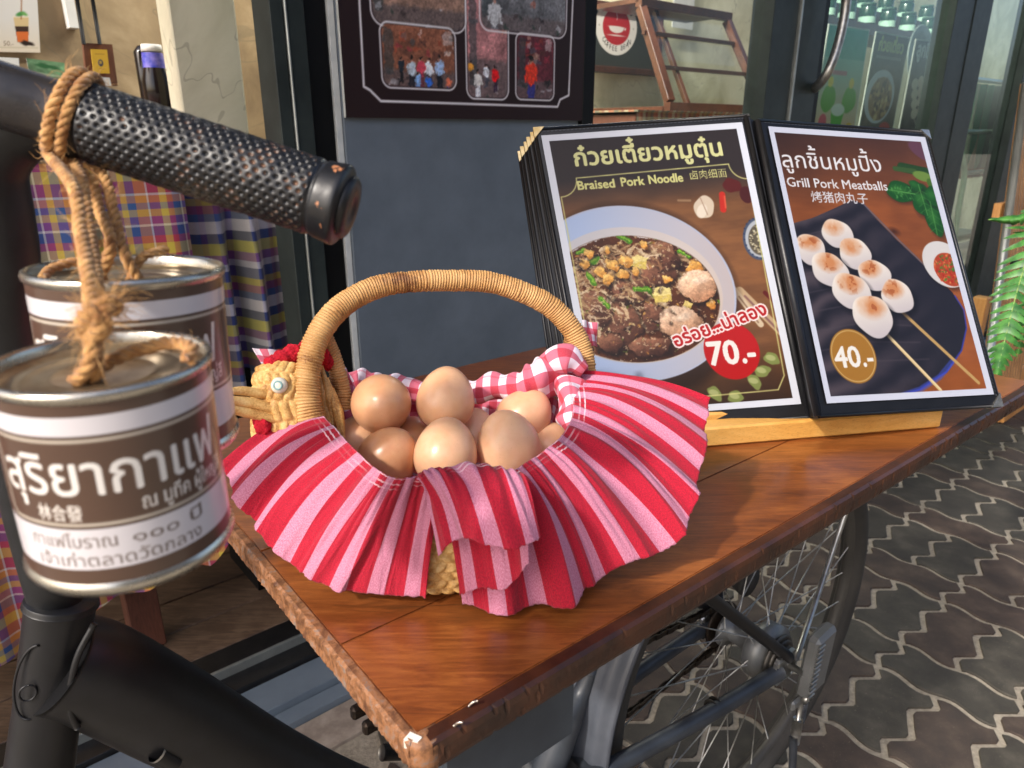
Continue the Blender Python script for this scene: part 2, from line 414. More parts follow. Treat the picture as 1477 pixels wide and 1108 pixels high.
def zig(s): 
    s = (s/L_) % 1; return .0145*np.interp(s, [0, .27, .36, .66, .76, 1.], [0, -1, -1, 1, 1, 0])
def wav(s): return -.001+.0075*np.sin(2*np.pi*s/L_)
def paver_shape(kind):
    """outline in (p,n): long = long side along p, across = long side along n; shrunk for the joint"""
    lp, ln = (2*L_, L_) if kind == 'long' else (L_, 2*L_)
    g_ = .0068; out = []
    kp, kn = int(round(lp/L_))*9, int(round(ln/L_))
    zs = [x+k for k in range(kn) for x in (0, .27, .36, .66, .76)]+[kn]
    S = np.linspace(0, lp, kp); Z = np.array(zs)*L_
    lo = [(s+zig(0.), wav(s)+g_) for s in S]; hi = [(s, ln+wav(s)-g_) for s in S]
    rt = [(lp+zig(z)-g_, z) for z in Z]; lf = [(zig(z)+g_, z) for z in Z]
    o = [(min(max(p, g_+.0), lp-g_), n) for p, n in lo]+rt[1:-1]+[(min(max(p, g_), lp-g_), n) for p, n in hi[::-1]]+lf[1:-1][::-1]
    return np.array(o)
def paver_mesh(kind, m):
    o = paver_shape(kind); c = o.mean(0); n = len(o); ring = []
    for sc, z in ((1.0, -.02), (1.0, -.0022), (.975, 0.)):
        q_ = c+(o-c)*np.array([1-(1-sc)*(.5 if kind == 'long' else 1), 1-(1-sc)*(1 if kind == 'long' else .5)])
        ring.append([((PP*p+PN*nn)[0], (PP*p+PN*nn)[1], z) for p, nn in q_])
    V = ring[0]+ring[1]+ring[2]; Fc = []
    for r in range(2):
        for i in range(n): j = (i+1) % n; Fc.append([r*n+i, r*n+j, (r+1)*n+j, (r+1)*n+i])
    Fc.append([2*n+i for i in range(n)])
    me = bpy.data.meshes.new('paver'); me.from_pydata([tuple(map(float, v)) for v in V], [], Fc); me.materials.append(m)
    bm = bmesh.new(); bm.from_mesh(me); bmesh.ops.recalc_face_normals(bm, faces=bm.faces); bm.to_mesh(me); bm.free(); return me
PM = {(k, c): paver_mesh(k, M['paver_'+c]) for k in ('long', 'across') for c in ('red', 'green')}
cells = []
for r in range(-7, 16):              # pairs of courses: narrow (long pavers) then wide (pavers laid across)
    for k in range(-12, 24):
        a0 = PO + PN*(r*3*L_) + PP*(k*2*L_) - PN*L_*0
        cells.append(('long', a0 - PN*0 - PN*L_*0 + PP*0, (r*5+k*3)))
        for j in (0, 1): cells.append(('across', a0+PN*L_+PP*(j*L_), r*7+k*5+j*2))
def seen(c):
    p = c; X, Y = p; z = -ZC; dep = Y*math.cos(TH)-z*math.sin(TH); 
    if dep < .5: return -1
    x = CX+F*X/dep; y = CY-F*(Y*math.sin(TH)+z*math.cos(TH))/dep
    w_ = -(p-FS)@FN
    if w_ > -.14: return -1
    return 1 if (820 < x < 1540 and 560 < y < 1250) or (380 < x < 900 and 980 < y < 1300) else 0
cells = [c for c in cells if seen(c[1]) >= 0]; cells.sort(key=lambda c: (-seen(c[1]), np.hypot(*(c[1]-np.array([1.0, 1.2])))))
rr = random.Random(5); rest = []
for k, (kind, p, h) in enumerate(cells[:900]):
    c = 'red' if (kind == 'long' and rr.random() < .85) or rr.random() < .25 else 'green'
    if k < 285:
        o = link('paver', PM[(kind, c)], pave, (p[0]-1, p[1]-1.3, rr.uniform(-.0012, .0008)))
    else: rest.append((kind, p))
if rest:
    V = []; Fc = []
    for kind, p in rest:
        me = PM[(kind, 'green')]; k = len(V); V += [(v.co.x+p[0], v.co.y+p[1], v.co.z) for v in me.vertices]; Fc += [[i+k for i in f.vertices] for f in me.polygons]
    mesh('paver', V, Fc, M['paver_green'], pave, smooth=False)['kind'] = 'stuff'

M['frame'] = pm('aluminium_frame', (40, 47, 46), (52, 60, 58), 12, .45, .0, rvar=.05); [setattr(n_.inputs['Specular IOR Level'], 'default_value', .25) for n_ in M['frame'].node_tree.nodes if n_.type == 'BSDF_PRINCIPLED']
M['frameblack'] = pm('black_aluminium', (10, 11, 12), (16, 17, 18), 12, .5, .0); [setattr(n_.inputs['Specular IOR Level'], 'default_value', .2) for n_ in M['frameblack'].node_tree.nodes if n_.type == 'BSDF_PRINCIPLED']
M['strip'] = pm('frame_edge', (150, 155, 152), None, 12, .35, .6)
M['sill'] = pm('black_sill', (20, 20, 22), (34, 33, 33), 40, .35, bs=150, bst=.2)
M['ledge'] = pm('grey_blue_ledge', (98, 110, 122), (112, 124, 136), 8, .3, bs=30, bst=.1)
M['mortar'] = pm('mortar', (130, 118, 108), (160, 148, 136), 30, .9, bs=100, bst=.5)
# doorstep ledge and sill
st = fbox('step', -2.2, 5.0, -.13, -.052, -.02, .034, M['ledge']); st['kind'] = 'structure'
st2 = fbox('kerb', -2.2, 5.0, -.17, -.132, -.02, .018, M['ledge']); st2['kind'] = 'structure'
st3 = fbox('mortar_strip', -2.2, 5.0, -.26, -.172, -.02, .004, M['mortar']); st3['kind'] = 'structure'
sill = empty('door_sill', fp(-.1, .03, .0), 'black aluminium door sill with a pale track running along the shop front', 'sill')
fbox('sill_plate', -2.2, 5.0, -.05, -.002, -.02, .045, M['sill'], sill)
fbox('sill_plate', -2.2, 5.0, .006, .07, -.02, .06, M['sill'], sill)
fbox('track', -2.2, 5.0, -.002, .006, -.02, .064, M['strip'], sill, bev=.0005)
M['floorwood'] = wood('floor_wood', [(62, 48, 38), (92, 72, 56), (124, 102, 82)], 9, .5, 0, -FANG, (1, 8, 8), 120)
fl = empty('floor', fp(.5, .8, .0), kind='structure')
for k in range(16):
    a0 = .071+k*.12
    fbox('plank', -2.3, 5.0, a0, a0+.1165, .02, .06+rr.uniform(-.0008, .0008), M['floorwood'], fl, bev=.0015)
# ---- pillar between the windows
M['pillar'] = pm('pillar_paint', (96, 106, 116), (110, 120, 130), 7, .55, bs=120, bst=.15, bd=.002, rvar=.05)
M['white'] = pm('white_paint', (205, 208, 204), (225, 227, 222), 30, .5, bs=80, bst=.2)
pil = empty('pillar', fp(.49, .1, 0), 'slate grey painted pillar between the windows, with the photo board fixed on it', 'pillar')
fbox('pillar_face', .193, .797, .0, .30, .061, 2.5, M['pillar'], pil, .002)
fbox('edge_trim', .180, .1925, .004, .30, .061, 2.5, M['white'], pil, .001)
# ---- poster board on the pillar
P0, P1, PZ0, PZ1 = .194, .799, 1.104, 1.50
pb = empty('photo_board', fp(.49, -.01, PZ0), 'dark brown board of framed shop photographs high on the grey pillar', 'poster')
fbox('backing', P0, P1, -.008, -.0005, PZ0, PZ1, M['white'], pb, .0005)
cv = Cv(600, 390, 1.5)
cv.C[:] = (42, 22, 24)
BX = lambda x, y: ((tz(480+x/3.887, y/3.887)[0]-P0)*1000*600/605, (PZ1-tz(480+x/3.887, y/3.887)[1])*1000)
ln = [BX(135, -260), BX(135, 0), BX(160, 470), BX(195, 490), BX(255, 550), BX(1245, 585), BX(1260, 545), BX(1308, 522), BX(1330, 0), BX(1345, -260)]
cv.line(ln, 2.2, (222, 218, 220))
def photo(x0, y0, x1, y1, r, base, ppl, seed, sky=None):
    g = random.Random(seed); m0 = cv.rrect(x0, y0, x1, y1, r)
    old = cv.C.copy(); cv.C[:] = base
    n = cv.noise(26, seed)[..., None]; cv.C = cv.C*(.8+.8*n)
    for k in range(26):
        x = g.uniform(x0, x1); y = g.uniform(y0, y0+(y1-y0)*.45); c = g.choice([(200, 90, 60), (230, 200, 170), (90, 60, 50), (60, 40, 40), (190, 60, 80), (240, 235, 235), (80, 100, 110), (150, 60, 40)])
        cv.rrect(x, y, x+g.uniform(5, 24), y+g.uniform(4, 13), .5, c, .6, soft=1.2)
    cv.put(np.clip((cv.Y-(y1-(y1-y0)*.32))/8, 0, 1), (104, 92, 92), .8); cv.rrect(x0+4, y0+5, x0+22, y1-22, 1, (64, 72, 74), .7); cv.rrect(x1-26, y0+4, x1-6, y0+26, 1, (206, 190, 186), .7)
    for k in range(9):
        x = g.uniform(x0, x1); y = g.uniform(y1-(y1-y0)*.3, y1); c = g.choice([(30, 25, 28), (60, 50, 50), (120, 110, 110), (200, 200, 205), (40, 60, 50)])
        cv.ell(x, y, g.uniform(3, 10), g.uniform(2, 5), g.uniform(0, 3), c, .6)
    for (px_, py_, h, c, c2) in ppl:
        cv.cap(px_-h*.05, py_-h*.45, px_-h*.06, py_, h*.055, c2); cv.cap(px_+h*.05, py_-h*.45, px_+h*.06, py_, h*.055, c2)
        cv.cap(px_, py_-h*.76, px_, py_-h*.5, h*.12, c); cv.cap(px_-h*.13, py_-h*.78, px_-h*.17, py_-h*.5, h*.035, c); cv.cap(px_+h*.13, py_-h*.78, px_+h*.17, py_-h*.5, h*.035, c)
        cv.ell(px_, py_-h*.93, h*.06, h*.075, 0, (190, 140, 120)); cv.ell(px_, py_-h*.97, h*.065, h*.055, 0, (25, 20, 20))
    cv.warp(np.ones_like(cv.X), 4.5, 7, seed); cv.C = cv.C*(.75+.5*cv.noise(4, seed+3)[..., None])
    new = cv.C; cv.C = old*(1-m0[..., None])+new*m0[..., None]
    for rr_, c in ((1.6, (226, 222, 224)),):
        mo = cv.rrect(x0-5, y0-5, x1+5, y1+5, r+5)-cv.rrect(x0-5+2*rr_, y0-5+2*rr_, x1+5-2*rr_, y1+5-2*rr_, r+5-2*rr_); cv.put(np.clip(mo, 0, 1), c)
a = BX(240, 110); b = BX(685, 500)
photo(BX(205, 0)[0], BX(0, -330)[1], BX(722, 0)[0], BX(0, 95)[1], 22, (120, 96, 84), [], 4)
W_ = (225, 225, 235)
photo(BX(728, 0)[0]+3, BX(0, -330)[1], BX(968, 0)[0]-3, BX(900, 545)[1]-4, 16, (150, 105, 105), [(BX(890, 0)[0], BX(0, 450)[1], 46, (225, 20, 30), (60, 40, 60)), (BX(790, 0)[0], BX(0, 500)[1], 52, (220, 215, 210), (230, 230, 235)), (BX(840, 0)[0], BX(0, 420)[1], 40, (235, 235, 240), (80, 80, 90)), (BX(750, 0)[0], BX(0, 380)[1], 34, (230, 160, 60), (70, 60, 60))], 9)
photo(BX(815, 0)[0], BX(0, -330)[1], BX(1290, 0)[0], BX(1050, 175)[1], 20, (95, 95, 98), [(BX(890, 0)[0], BX(0, 160)[1], 90, (190, 190, 192), (120, 120, 125))], 12)
photo(BX(1010, 0)[0]+4, BX(0, 75)[1], BX(1232, 0)[0]-3, BX(1100, 545)[1]-3, 12, (86, 40, 48), [(BX(1100, 0)[0], BX(0, 525)[1], 92, (222, 66, 42), (60, 60, 130))], 14)
photo(a[0]+5, BX(300, 115)[1]+3, b[0]-6, BX(500, 490)[1]-5, 15, (120, 78, 60),
      [(BX(x, 0)[0], BX(0, 475+dy)[1], h, c, c2) for x, dy, h, c, c2 in [(350, -60, 40, (40, 50, 60), (20, 20, 25)), (410, -30, 50, (190, 200, 210), (40, 40, 50)), (465, -40, 48, (215, 80, 100), (120, 60, 70)), (510, -30, 50, (225, 228, 235), (70, 70, 90)), (570, -20, 58, (165, 190, 225), (30, 30, 40)), (440, 0, 34, (150, 190, 240), (120, 160, 220)), (505, 10, 32, (60, 120, 220), (60, 110, 200)), (620, 0, 30, (220, 120, 90), (40, 60, 120))]], 21)
cv.sheet('print', lambda U, V_: np.stack([FS[0]+FE[0]*(P0+U*(P1-P0))+FN[0]*.0088, FS[1]+FE[1]*(P0+U*(P1-P0))+FN[1]*.0088, PZ1-V_*(PZ1-PZ0)], 1), M['print'], pb, 1.2, 1.1)
# ---- frames of windows and door
def member(parent, t0, t1, m, w0=-.012, w1=.06, z0=.061, z1=2.3, nm='frame', bev=.0015): return fbox(nm, t0, t1, w0, w1, z0, z1, m, parent, bev)
wl = empty('sliding_door_frame', fp(.1, .02, .061), 'green grey aluminium door jamb left of the pillar, beside the tablecloths', 'door frame')
member(wl, .068, .0915, M['frame']); member(wl, .0925, .097, M['strip'], -.016, .05); member(wl, .098, .129, M['frame'])
member(wl, .1295, .1795, M['frameblack'], .01, .1)
M['glass'] = glass('window_glass', (.97, .99, .975, 1), .8)
M['glassg'] = glass('door_glass', (.86, .95, .90, 1), 1.)
wr = empty('shop_window', fp(1.18, .02, .061), 'tall clear shop window right of the photo board, showing a coffee sign and cabinet', 'window')
member(wr, .7985, .836, M['frameblack'], -.01, .08)
member(wr, 1.547, 1.675, M['frame'])
fbox('pane', .837, 1.546, .02, .026, .10, 2.3, M['glass'], wr, 0); fbox('sash', .837, 1.546, .0, .06, .061, .099, M['frameblack'], wr, .001)
dr = empty('shop_door', fp(2.4, .02, .061), 'glass shop door in a dark grey frame with a long steel pull handle', 'door')
member(dr, 1.679, 1.688, M['strip'], -.02, .04); member(dr, 1.689, 1.82, M['frame'], -.016); member(dr, 1.821, 1.858, M['frameblack'], -.008, .04)
fbox('pane', 1.859, 2.78, .012, .020, .10, 2.3, M['glassg'], dr, 0); fbox('rail', 1.859, 2.78, .0, .04, .061, .099, M['frame'], dr, .001)
member(dr, 2.781, 2.95, M['frame'], -.016); member(dr, 2.953, 3.125, M['frame'], -.02)
H0 = px(1221, -60, -.075); H1 = px(1221, 0, -.075); H2 = px(1211, 56, -.075); H3 = px(1196, 100, -.07); H4 = px(1181, 122, -.04); H5 = px(1173, 129, -.004)
tube('pull_handle', [H0+(0, 0, .35), H0, H1, H2, H3, H4, H5], .014, M['silver'], dr, 40, 14)
sg = empty('side_window', fp(3.6, .02, .061), 'dark framed glass panel beyond the door, with a striped towel behind it', 'window')
t_a = tz(1458, 160)[0]
fbox('pane', 3.126, t_a, .012, .020, .10, 2.3, M['glassg'], sg, 0)
member(sg, t_a, t_a+.33, M['frame'], -.02); member(sg, t_a+.335, t_a+.75, M['frame'], -.035)
# lintel and eave above the frame keep the glazing closed at the top
lt = fbox('lintel', -2.2, 5.4, -.03, .28, 2.51, 2.75, M['frameblack']); meta(lt, 'dark beam running above the whole shop front', 'beam')

M['canopy'] = pm('canopy_underside', (70, 66, 60), (84, 80, 74), 6, .8)  # unseen canopy, added to block sky light and deepen dark reflections
cnp = fbox('canopy', -4.5, 9.0, -.95, .27, 2.76, 2.84, M['canopy'], bev=.002); meta(cnp, 'unseen grey canopy added over the pavement to hold back light from the sky', 'canopy')
# house across the street, behind the viewer: what the glass and the tins reflect
M['house'] = pm('house_render', (120, 112, 98), (146, 138, 122), 2, .9); M['housewin'] = pm('house_window', (20, 26, 28), (34, 42, 44), 3, .2)
hs = empty('house', fp(1.5, -13, 0), 'plain three storey house across the street behind the viewer, outside the picture', 'house')
fbox('wall', -9, 14, -14, -13, 0, 8.2, M['house'], hs, 0)
for fl_ in range(3):
    for k in range(7): fbox('window', -7.6+k*3.1, -6.0+k*3.1, -13, -12.97, .9+fl_*2.6, 2.4+fl_*2.6, M['housewin'], hs, 0)
# ---- room behind
def concrete(name, a1, a2, a3):
    q = NT(name); v = q.coord('Object'); a = q.noise(v, 3.2, 6, .62, .8); b = q.noise(v, 40, 5); c = q.noise(v, 1.3, 3, .5, 3.)
    base = q.ramp(a, [(.36, lin(a1)), (.52, lin(a2)), (.66, lin(a3))]); crack = q.math('LESS_THAN', q.math('ABSOLUTE', q.math('SUBTRACT', c, .5)), .004)
    base = q.mix(q.math('MULTIPLY', crack, .35), base, lin((110, 104, 84)))
    q.set(Base_Color=base, Roughness=.7); q.bump(b, .25, .002); return q.m
M['conc'] = concrete('polished_cement', (176, 172, 148), (200, 196, 170), (218, 214, 190))
M['conc2'] = concrete('brown_cement', (132, 112, 84), (160, 138, 104), (184, 162, 128))
M['conc3'] = concrete('greenish_cement', (196, 192, 158), (218, 214, 182), (234, 230, 202))
wb = fbox('wall', .75, 9.5, 1.35, 1.45, .061, 2.4, M['conc3'], bev=0); wb['kind'] = 'structure'
wb = fbox('wall', -2.4, .9, 1.6, 1.7, .061, 2.4, M['conc2'], bev=0); wb['kind'] = 'structure'
ta, tb = tz(250, 60, .42)[0], .21
cp = fbox('partition', ta, .178, .42, .50, .061, 2.3, M['conc'], bev=.003); cp['kind'] = 'structure'
# ceiling tube lamp of the room, seen only as a reflection in the photograph
M['tube'] = NT('lamp_tube').m; M['tube'].node_tree.nodes['Principled BSDF'].inputs['Emission Color'].default_value = (1, .96, .86, 1); M['tube'].node_tree.nodes['Principled BSDF'].inputs['Emission Strength'].default_value = 6
lmp = empty('tube_lamp', fp(1.3, .95, 2.28), 'long white tube lamp high in the shop room, lighting the walls', 'lamp')
fbox('housing', .4, 2.2, .92, .98, 2.31, 2.34, M['frameblack'], lmp); tube('lamp_tube', [fp(.4, .95, 2.29), fp(2.2, .95, 2.29)], .014, M['tube'], lmp, 2, 12, straight=True)
al = bpl_ = bpy.data.lights.new('tube_light', 'AREA'); al.shape = 'RECTANGLE'; al.size = 1.8; al.size_y = .06; al.energy = 24; al.color = (1, .95, .84)
ao = bpy.data.objects.new('tube_light', al); COL.objects.link(ao); ao.location = fp(1.3, .95, 2.27); ao.rotation_euler = (0, 0, FANG)
# pictures on the brown wall
def quadsheet(name, corners, cv, m, parent, gain=.85, gam=1.0):
    TL, TR, BR, BL = [np.array(c) for c in corners]
    return cv.sheet(name, lambda U, V_: (TL*((1-U)*(1-V_))[:, None]+TR*(U*(1-V_))[:, None]+BR*(U*V_)[:, None]+BL*((1-U)*V_)[:, None]), m, parent, gain, gam)
def panel(name, corners, thick, m, parent, bev=.001):
    TL, TR, BR, BL = [np.array(c, float) for c in corners]; n = np.cross(TR-TL, BL-TL); n /= np.linalg.norm(n); V = [TL, TR, BR, BL, TL+n*thick, TR+n*thick, BR+n*thick, BL+n*thick]
    Fc = [[0, 3, 2, 1], [4, 5, 6, 7], [0, 1, 5, 4], [1, 2, 6, 5], [2, 3, 7, 6], [3, 0, 4, 7]]
    # n points away from the viewer
    return mesh(name, V, Fc, m, parent, smooth=False)
M['paper'] = pm('paper', (205, 205, 200), (220, 220, 215), 10, .6)
W1 = 1.585
dp = empty('drink_poster', px(28, 60, W1), 'white poster of an iced layered drink topped with mint, pinned on the brown wall', 'poster')
c4 = [px(-60, -30, W1-.004), px(52, -30, W1-.004), px(58, 76, W1-.004), px(-58, 74, W1-.004)]
panel('sheet', c4, .003, M['paper'], dp)
cv = Cv(300, 280, 3); cv.C[:] = (222, 220, 214)
cv.put(np.clip((cv.Y-150)/200, 0, 1)*.5, (240, 205, 150))
cv.rrect(200, 140, 262, 150, 3, (235, 225, 205)); cv.fillpolys([np.array([(202, 145), (262, 145), (255, 235), (214, 235)])]); m = cv.fillpolys([np.array([(202, 145), (262, 145), (255, 240), (214, 240)])]); cv.put(m, (215, 190, 140)); 
m2 = m*(cv.Y > 180); cv.put(m2, (60, 40, 30)); m2 = m*(cv.Y > 200); cv.put(m2, (214, 110, 50)); cv.cap(232, 150, 238, 60, 2, (150, 90, 50)); cv.ell(230, 132, 18, 8, -.3, (70, 140, 70)); cv.ell(246, 132, 12, 6, .4, (110, 170, 90)); cv.ell(250, 245, 22, 10, .2, (40, 25, 20), wob=.2)
cv.text('50.-', 160, 255, size=26, c=(120, 100, 80)); cv.line([(10, 262), (290, 262)], 1.5, (200, 190, 160))
quadsheet('print', [c-np.append(-FN*.0015, 0) for c in c4], cv, M['print'], dp)
gc = empty('green_card', px(66, 100, W1), 'small green picture card pinned below the drink poster', 'card')
cv = Cv(160, 90, 3); n = cv.noise(30, 5)[..., None]; cv.C[:] = (110, 150, 110); cv.C = cv.C*(.6+.7*n); cv.ell(80, 30, 40, 12, .1, (50, 100, 60), wob=.3); cv.rrect(5, 70, 150, 80, 2, (190, 190, 170), .6)
c4 = [px(38, 84, W1-.006), px(93, 91, W1-.006), px(95, 116, W1-.006), px(42, 108, W1-.006)]
panel('sheet', c4, .003, M['paper'], gc); quadsheet('print', [c+np.append(FN*.0015, 0) for c in c4], cv, M['print'], gc)
ws = empty('paper_note', px(20, 90, W1), 'plain white paper note left of the green card on the brown wall', 'note')
panel('sheet', [px(-10, 82, W1-.005), px(27, 84, W1-.005), px(28, 97, W1-.005), px(-9, 96, W1-.005)], .003, M['paper'], ws)
M['plaque'] = wood('plaque_wood', [(82, 46, 30), (102, 60, 38), (120, 72, 48)], 14, .5, 0, 0, (9, 9, 1))
M['yellow'] = pm('yellow_paper', (206, 166, 50), (222, 182, 70), 12, .6)
plq = empty('wall_plaque', px(145, 120, 1.2), 'brown wooden plaque holding a yellow certificate, hung on two black cords', 'plaque')
c4 = [px(120, 62, 1.2), px(162, 64, 1.2), px(170, 124, 1.2), px(126, 124, 1.2)]
panel('board', c4, .02, M['plaque'], plq)
c4 = [px(131, 71, 1.192), px(154, 72, 1.192), px(158, 106, 1.192), px(135, 106, 1.192)]
panel('certificate', c4, .004, M['yellow'], plq)
cv = Cv(60, 80, 1); cv.C[:] = (214, 172, 56); cv.ell(30, 45, 10, 12, 0, (70, 70, 80)); cv.rrect(12, 14, 48, 17, .5, (170, 130, 50)); cv.rrect(20, 64, 42, 66, .5, (170, 130, 50)); cv.ell(30, 43, 5, 6, 0, (180, 150, 70))
quadsheet('print', [c+np.append(FN*.003, 0) for c in c4], cv, M['print'], plq)
panel('label_card', [px(139, 111, 1.192), px(158, 112, 1.192), px(161, 124, 1.192), px(141, 123, 1.192)], .004, M['paper'], plq)
for xa, xb in ((109, 121), (131, 144)): tube('cord', [px(xa-4, -40, 1.2), px(xb, 64, 1.195)], .006, M['frameblack'], plq, 3, 6)
wst = fbox('cable_cover', tz(93, 0, 1.55)[0], tz(107, 0, 1.55)[0], 1.55, 1.598, tz(100, 40, 1.55)[1], 2.3, M['paper']); meta(wst, 'narrow cream cable cover running up the brown wall', 'cable cover')
# bottle rack silhouette with capped bottle
M['bottleglass'] = pm('dark_bottle', (16, 12, 12), (30, 20, 18), 20, .12)
M['bluelabel'] = pm('blue_label', (50, 60, 170), (130, 120, 200), 60, .4)
bt = empty('bottle', px(238, 215, .62), 'dark bottle with a cream cap and blue label standing left of the cement partition', 'bottle')
bb = px(238, 200, .62); s_ = .0026*1.6/1.9
bz = lambda y: tz(238, y, .62)[1]
lathe('glass_body', [(0, 0), (.030, 0), (.030, bz(118)-bz(200)), (.022, bz(95)-bz(200)), (.02, bz(84)-bz(200)), (0, bz(84)-bz(200))], (bb[0], bb[1], bz(200)), M['bottleglass'], bt, 20)
lathe('cap', [(.0, bz(66)-bz(200)), (.021, bz(66)-bz(200)), (.023, bz(76)-bz(200)), (.0, bz(77)-bz(200))][::-1], (bb[0], bb[1], bz(200)), M['paper'], bt, 16)
lathe('label', [(.0235, bz(100)-bz(200)), (.0225, bz(78)-bz(200))], (bb[0], bb[1], bz(200)), M['bluelabel'], bt, 20)
lathe('handle_grip', [(0, 0), (.018, 0), (.02, bz(75)-bz(200)), (.01, bz(66)-bz(200)), (0, bz(66)-bz(200))], (bb[0]-.03, bb[1]+.02, bz(200)), M['bottleglass'], bt, 14)

tb0_, zb0_ = tz(238, 200, .62); cbn = fbox('cabinet', tb0_-.11, tb0_+.11, .54, .74, .061, zb0_-.001, M['frameblack'], bev=.003); meta(cbn, 'narrow black cabinet under the dark bottle, mostly hidden behind the handlebar grip', 'cabinet')
# ---- plaid cloths
PLC = [(222, 196, 70), (196, 60, 84), (56, 84, 150), (232, 228, 226), (140, 74, 150), (222, 190, 84), (60, 100, 160), (226, 150, 70), (232, 228, 226), (178, 60, 90)]
def plaid(name, period, cols, seed=1, mixf=.5):
    q = NT(name); uvn = q.n('UVMap'); sp = q.n('SeparateXYZ'); q.t.links.new(uvn.outputs[0], sp.inputs[0]); g = random.Random(seed)
    def stripes(sock):
        f = q.math('FRACT', q.math('DIVIDE', sock, period)); st = []; p = 0
        ws = [g.uniform(.6, 1.3) if c[0] < 228 else .22 for c in cols]; tot = sum(ws)
        for c, w_ in zip(cols, ws): st.append((p/tot, lin(c))); p += w_
        return q.ramp(f, st, 'CONSTANT')
    a, b = stripes(sp.outputs[0]), stripes(sp.outputs[1]); v = q.coord('UV', (1, 1, 1)); 
    n = q.n('TexNoise'); n.inputs['Scale'].default_value = 420; q.t.links.new(v, n.inputs['Vector'])
    base = q.mix(mixf, a, b); base = q.mix(q.math('MULTIPLY', n.outputs[0], .2), base, lin((90, 80, 90)))
    q.set(Base_Color=base, Roughness=.85, Sheen_Weight=.15); return q.m
M['plaid'] = plaid('plaid_cloth', .125, PLC, 4)
M['plaid_b'] = plaid('plaid_cloth_blue', .16, [(56, 70, 130), (200, 196, 210), (130, 74, 140), (190, 180, 90), (40, 60, 120), (215, 210, 220), (60, 90, 150), (140, 60, 110), (180, 160, 80)], 9, .72)
M['check'] = plaid('check_cloth', .10, [(196, 92, 50), (216, 200, 160), (150, 70, 50), (190, 150, 90), (110, 110, 90), (214, 120, 70)], 3)
def drape(name, t0, t1, w_, z1, zb, m, parent, amp=.02, wl_=.12, seed=0, flare=.0, n=160, k=60):
    """hanging cloth with folds; zb(t) gives the hem"""
    g = np.random.default_rng(seed); T = np.linspace(t0, t1, n); U = np.linspace(0, 1, k); ph = g.uniform(0, 6.28, 4)
    P = []; UV = []
    for i, t in enumerate(T):
        hb = zb(t)
        for u in U:
            z = z1+(hb-z1)*u; fo = amp*min(1, u*2+.1)*(math.sin(2*math.pi*t/wl_+ph[0]+.6*math.sin(7*t))+.5*math.sin(2*math.pi*t/wl_*1.73+ph[1]))
            P.append(fp(t+flare*u*math.sin(9*t+ph[2]), w_-fo-.02*u, z)); UV.append((t*1.15, z))
    return mesh(name, np.array(P), gridfaces(n, k), m, parent, uv=np.array(UV))
def counter(name, t0, t1, w0, w1, z1, hem, m, label, cat, amp, wl_, seed, tm=None):
    e_ = empty(name, fp((t0+t1)/2, (w0+w1)/2, .06), label, cat)
    V, Fc = boxV(fp(t0, w0-.006, z1), fp(t1, w0-.006, z1)-fp(t0, w0-.006, z1), fp(t0, w1, z1)-fp(t0, w0-.006, z1), (0, 0, .006))
    d = V[:, :2]-FS; mesh('cloth_top', V, Fc, m, e_, smooth=False, uv=np.stack([(d@FE)*1.15, z1-(d@FN)], 1))
    drape('cloth_fall', t0, t1, w0, z1, hem, m, e_, amp, wl_, seed); return e_
zt = 1.035
tA0, tA1 = -1.45, tz(268, 300, .13)[0]+.02
def hemA(t):
    x0, z0 = tz(306, 812, .1); x1, z1 = tz(200, 868, .1); x2, z2 = tz(20, 960, .1)
    return float(np.interp(t, [x2, x1, (x0+x1)/2, x0, x0+.08], [z2, z1+.02, z1+.05, z0-.01, z0+.1]))
ct = counter('covered_table', tA0, tA1-.02, .13, .75, zt, hemA, M['plaid'], 'table just inside the doorway under a yellow, red and blue plaid cloth', 'table', .022, .14, 3)
M['legwood'] = wood('leg_wood', [(70, 40, 30), (96, 56, 42), (116, 72, 54)], 14, .5, 0, 0, (9, 9, 1))
lg = onz(238, 938, .061); lt_, lw_ = (lg[:2]-FS)@FE, -((lg[:2]-FS)@FN)
for (dt, dw) in ((0, .02), (-1.0, .02), (0, .5), (-1.0, .5)): fbox('leg', lt_-.05+dt, lt_+.01+dt, lw_+dw, lw_+.06+dw, .061, zt-.002, M['legwood'], ct, .002)
fbox('table_top', tA0+.01, tA1-.03, .15, .74, zt-.03, zt-.0005, M['legwood'], ct)
tB0, tB1 = tz(272, 400, .20)[0], tz(428, 400, .20)[0]-.005
ct2 = counter('covered_table', tB0, tB1, .20, .405, zt-.02, lambda t: tz(380, 545, .20)[1], M['plaid_b'], 'second covered table behind, its blue and purple striped cloth in deep folds', 'table', .03, .085, 8)
fbox('under_cloth_dark', tz(340, 600, .21)[0], tB1, .215, .40, .061, tz(380, 530, .20)[1], M['frameblack'], ct2)  # black panel added to fill in the darkness below the striped cloth
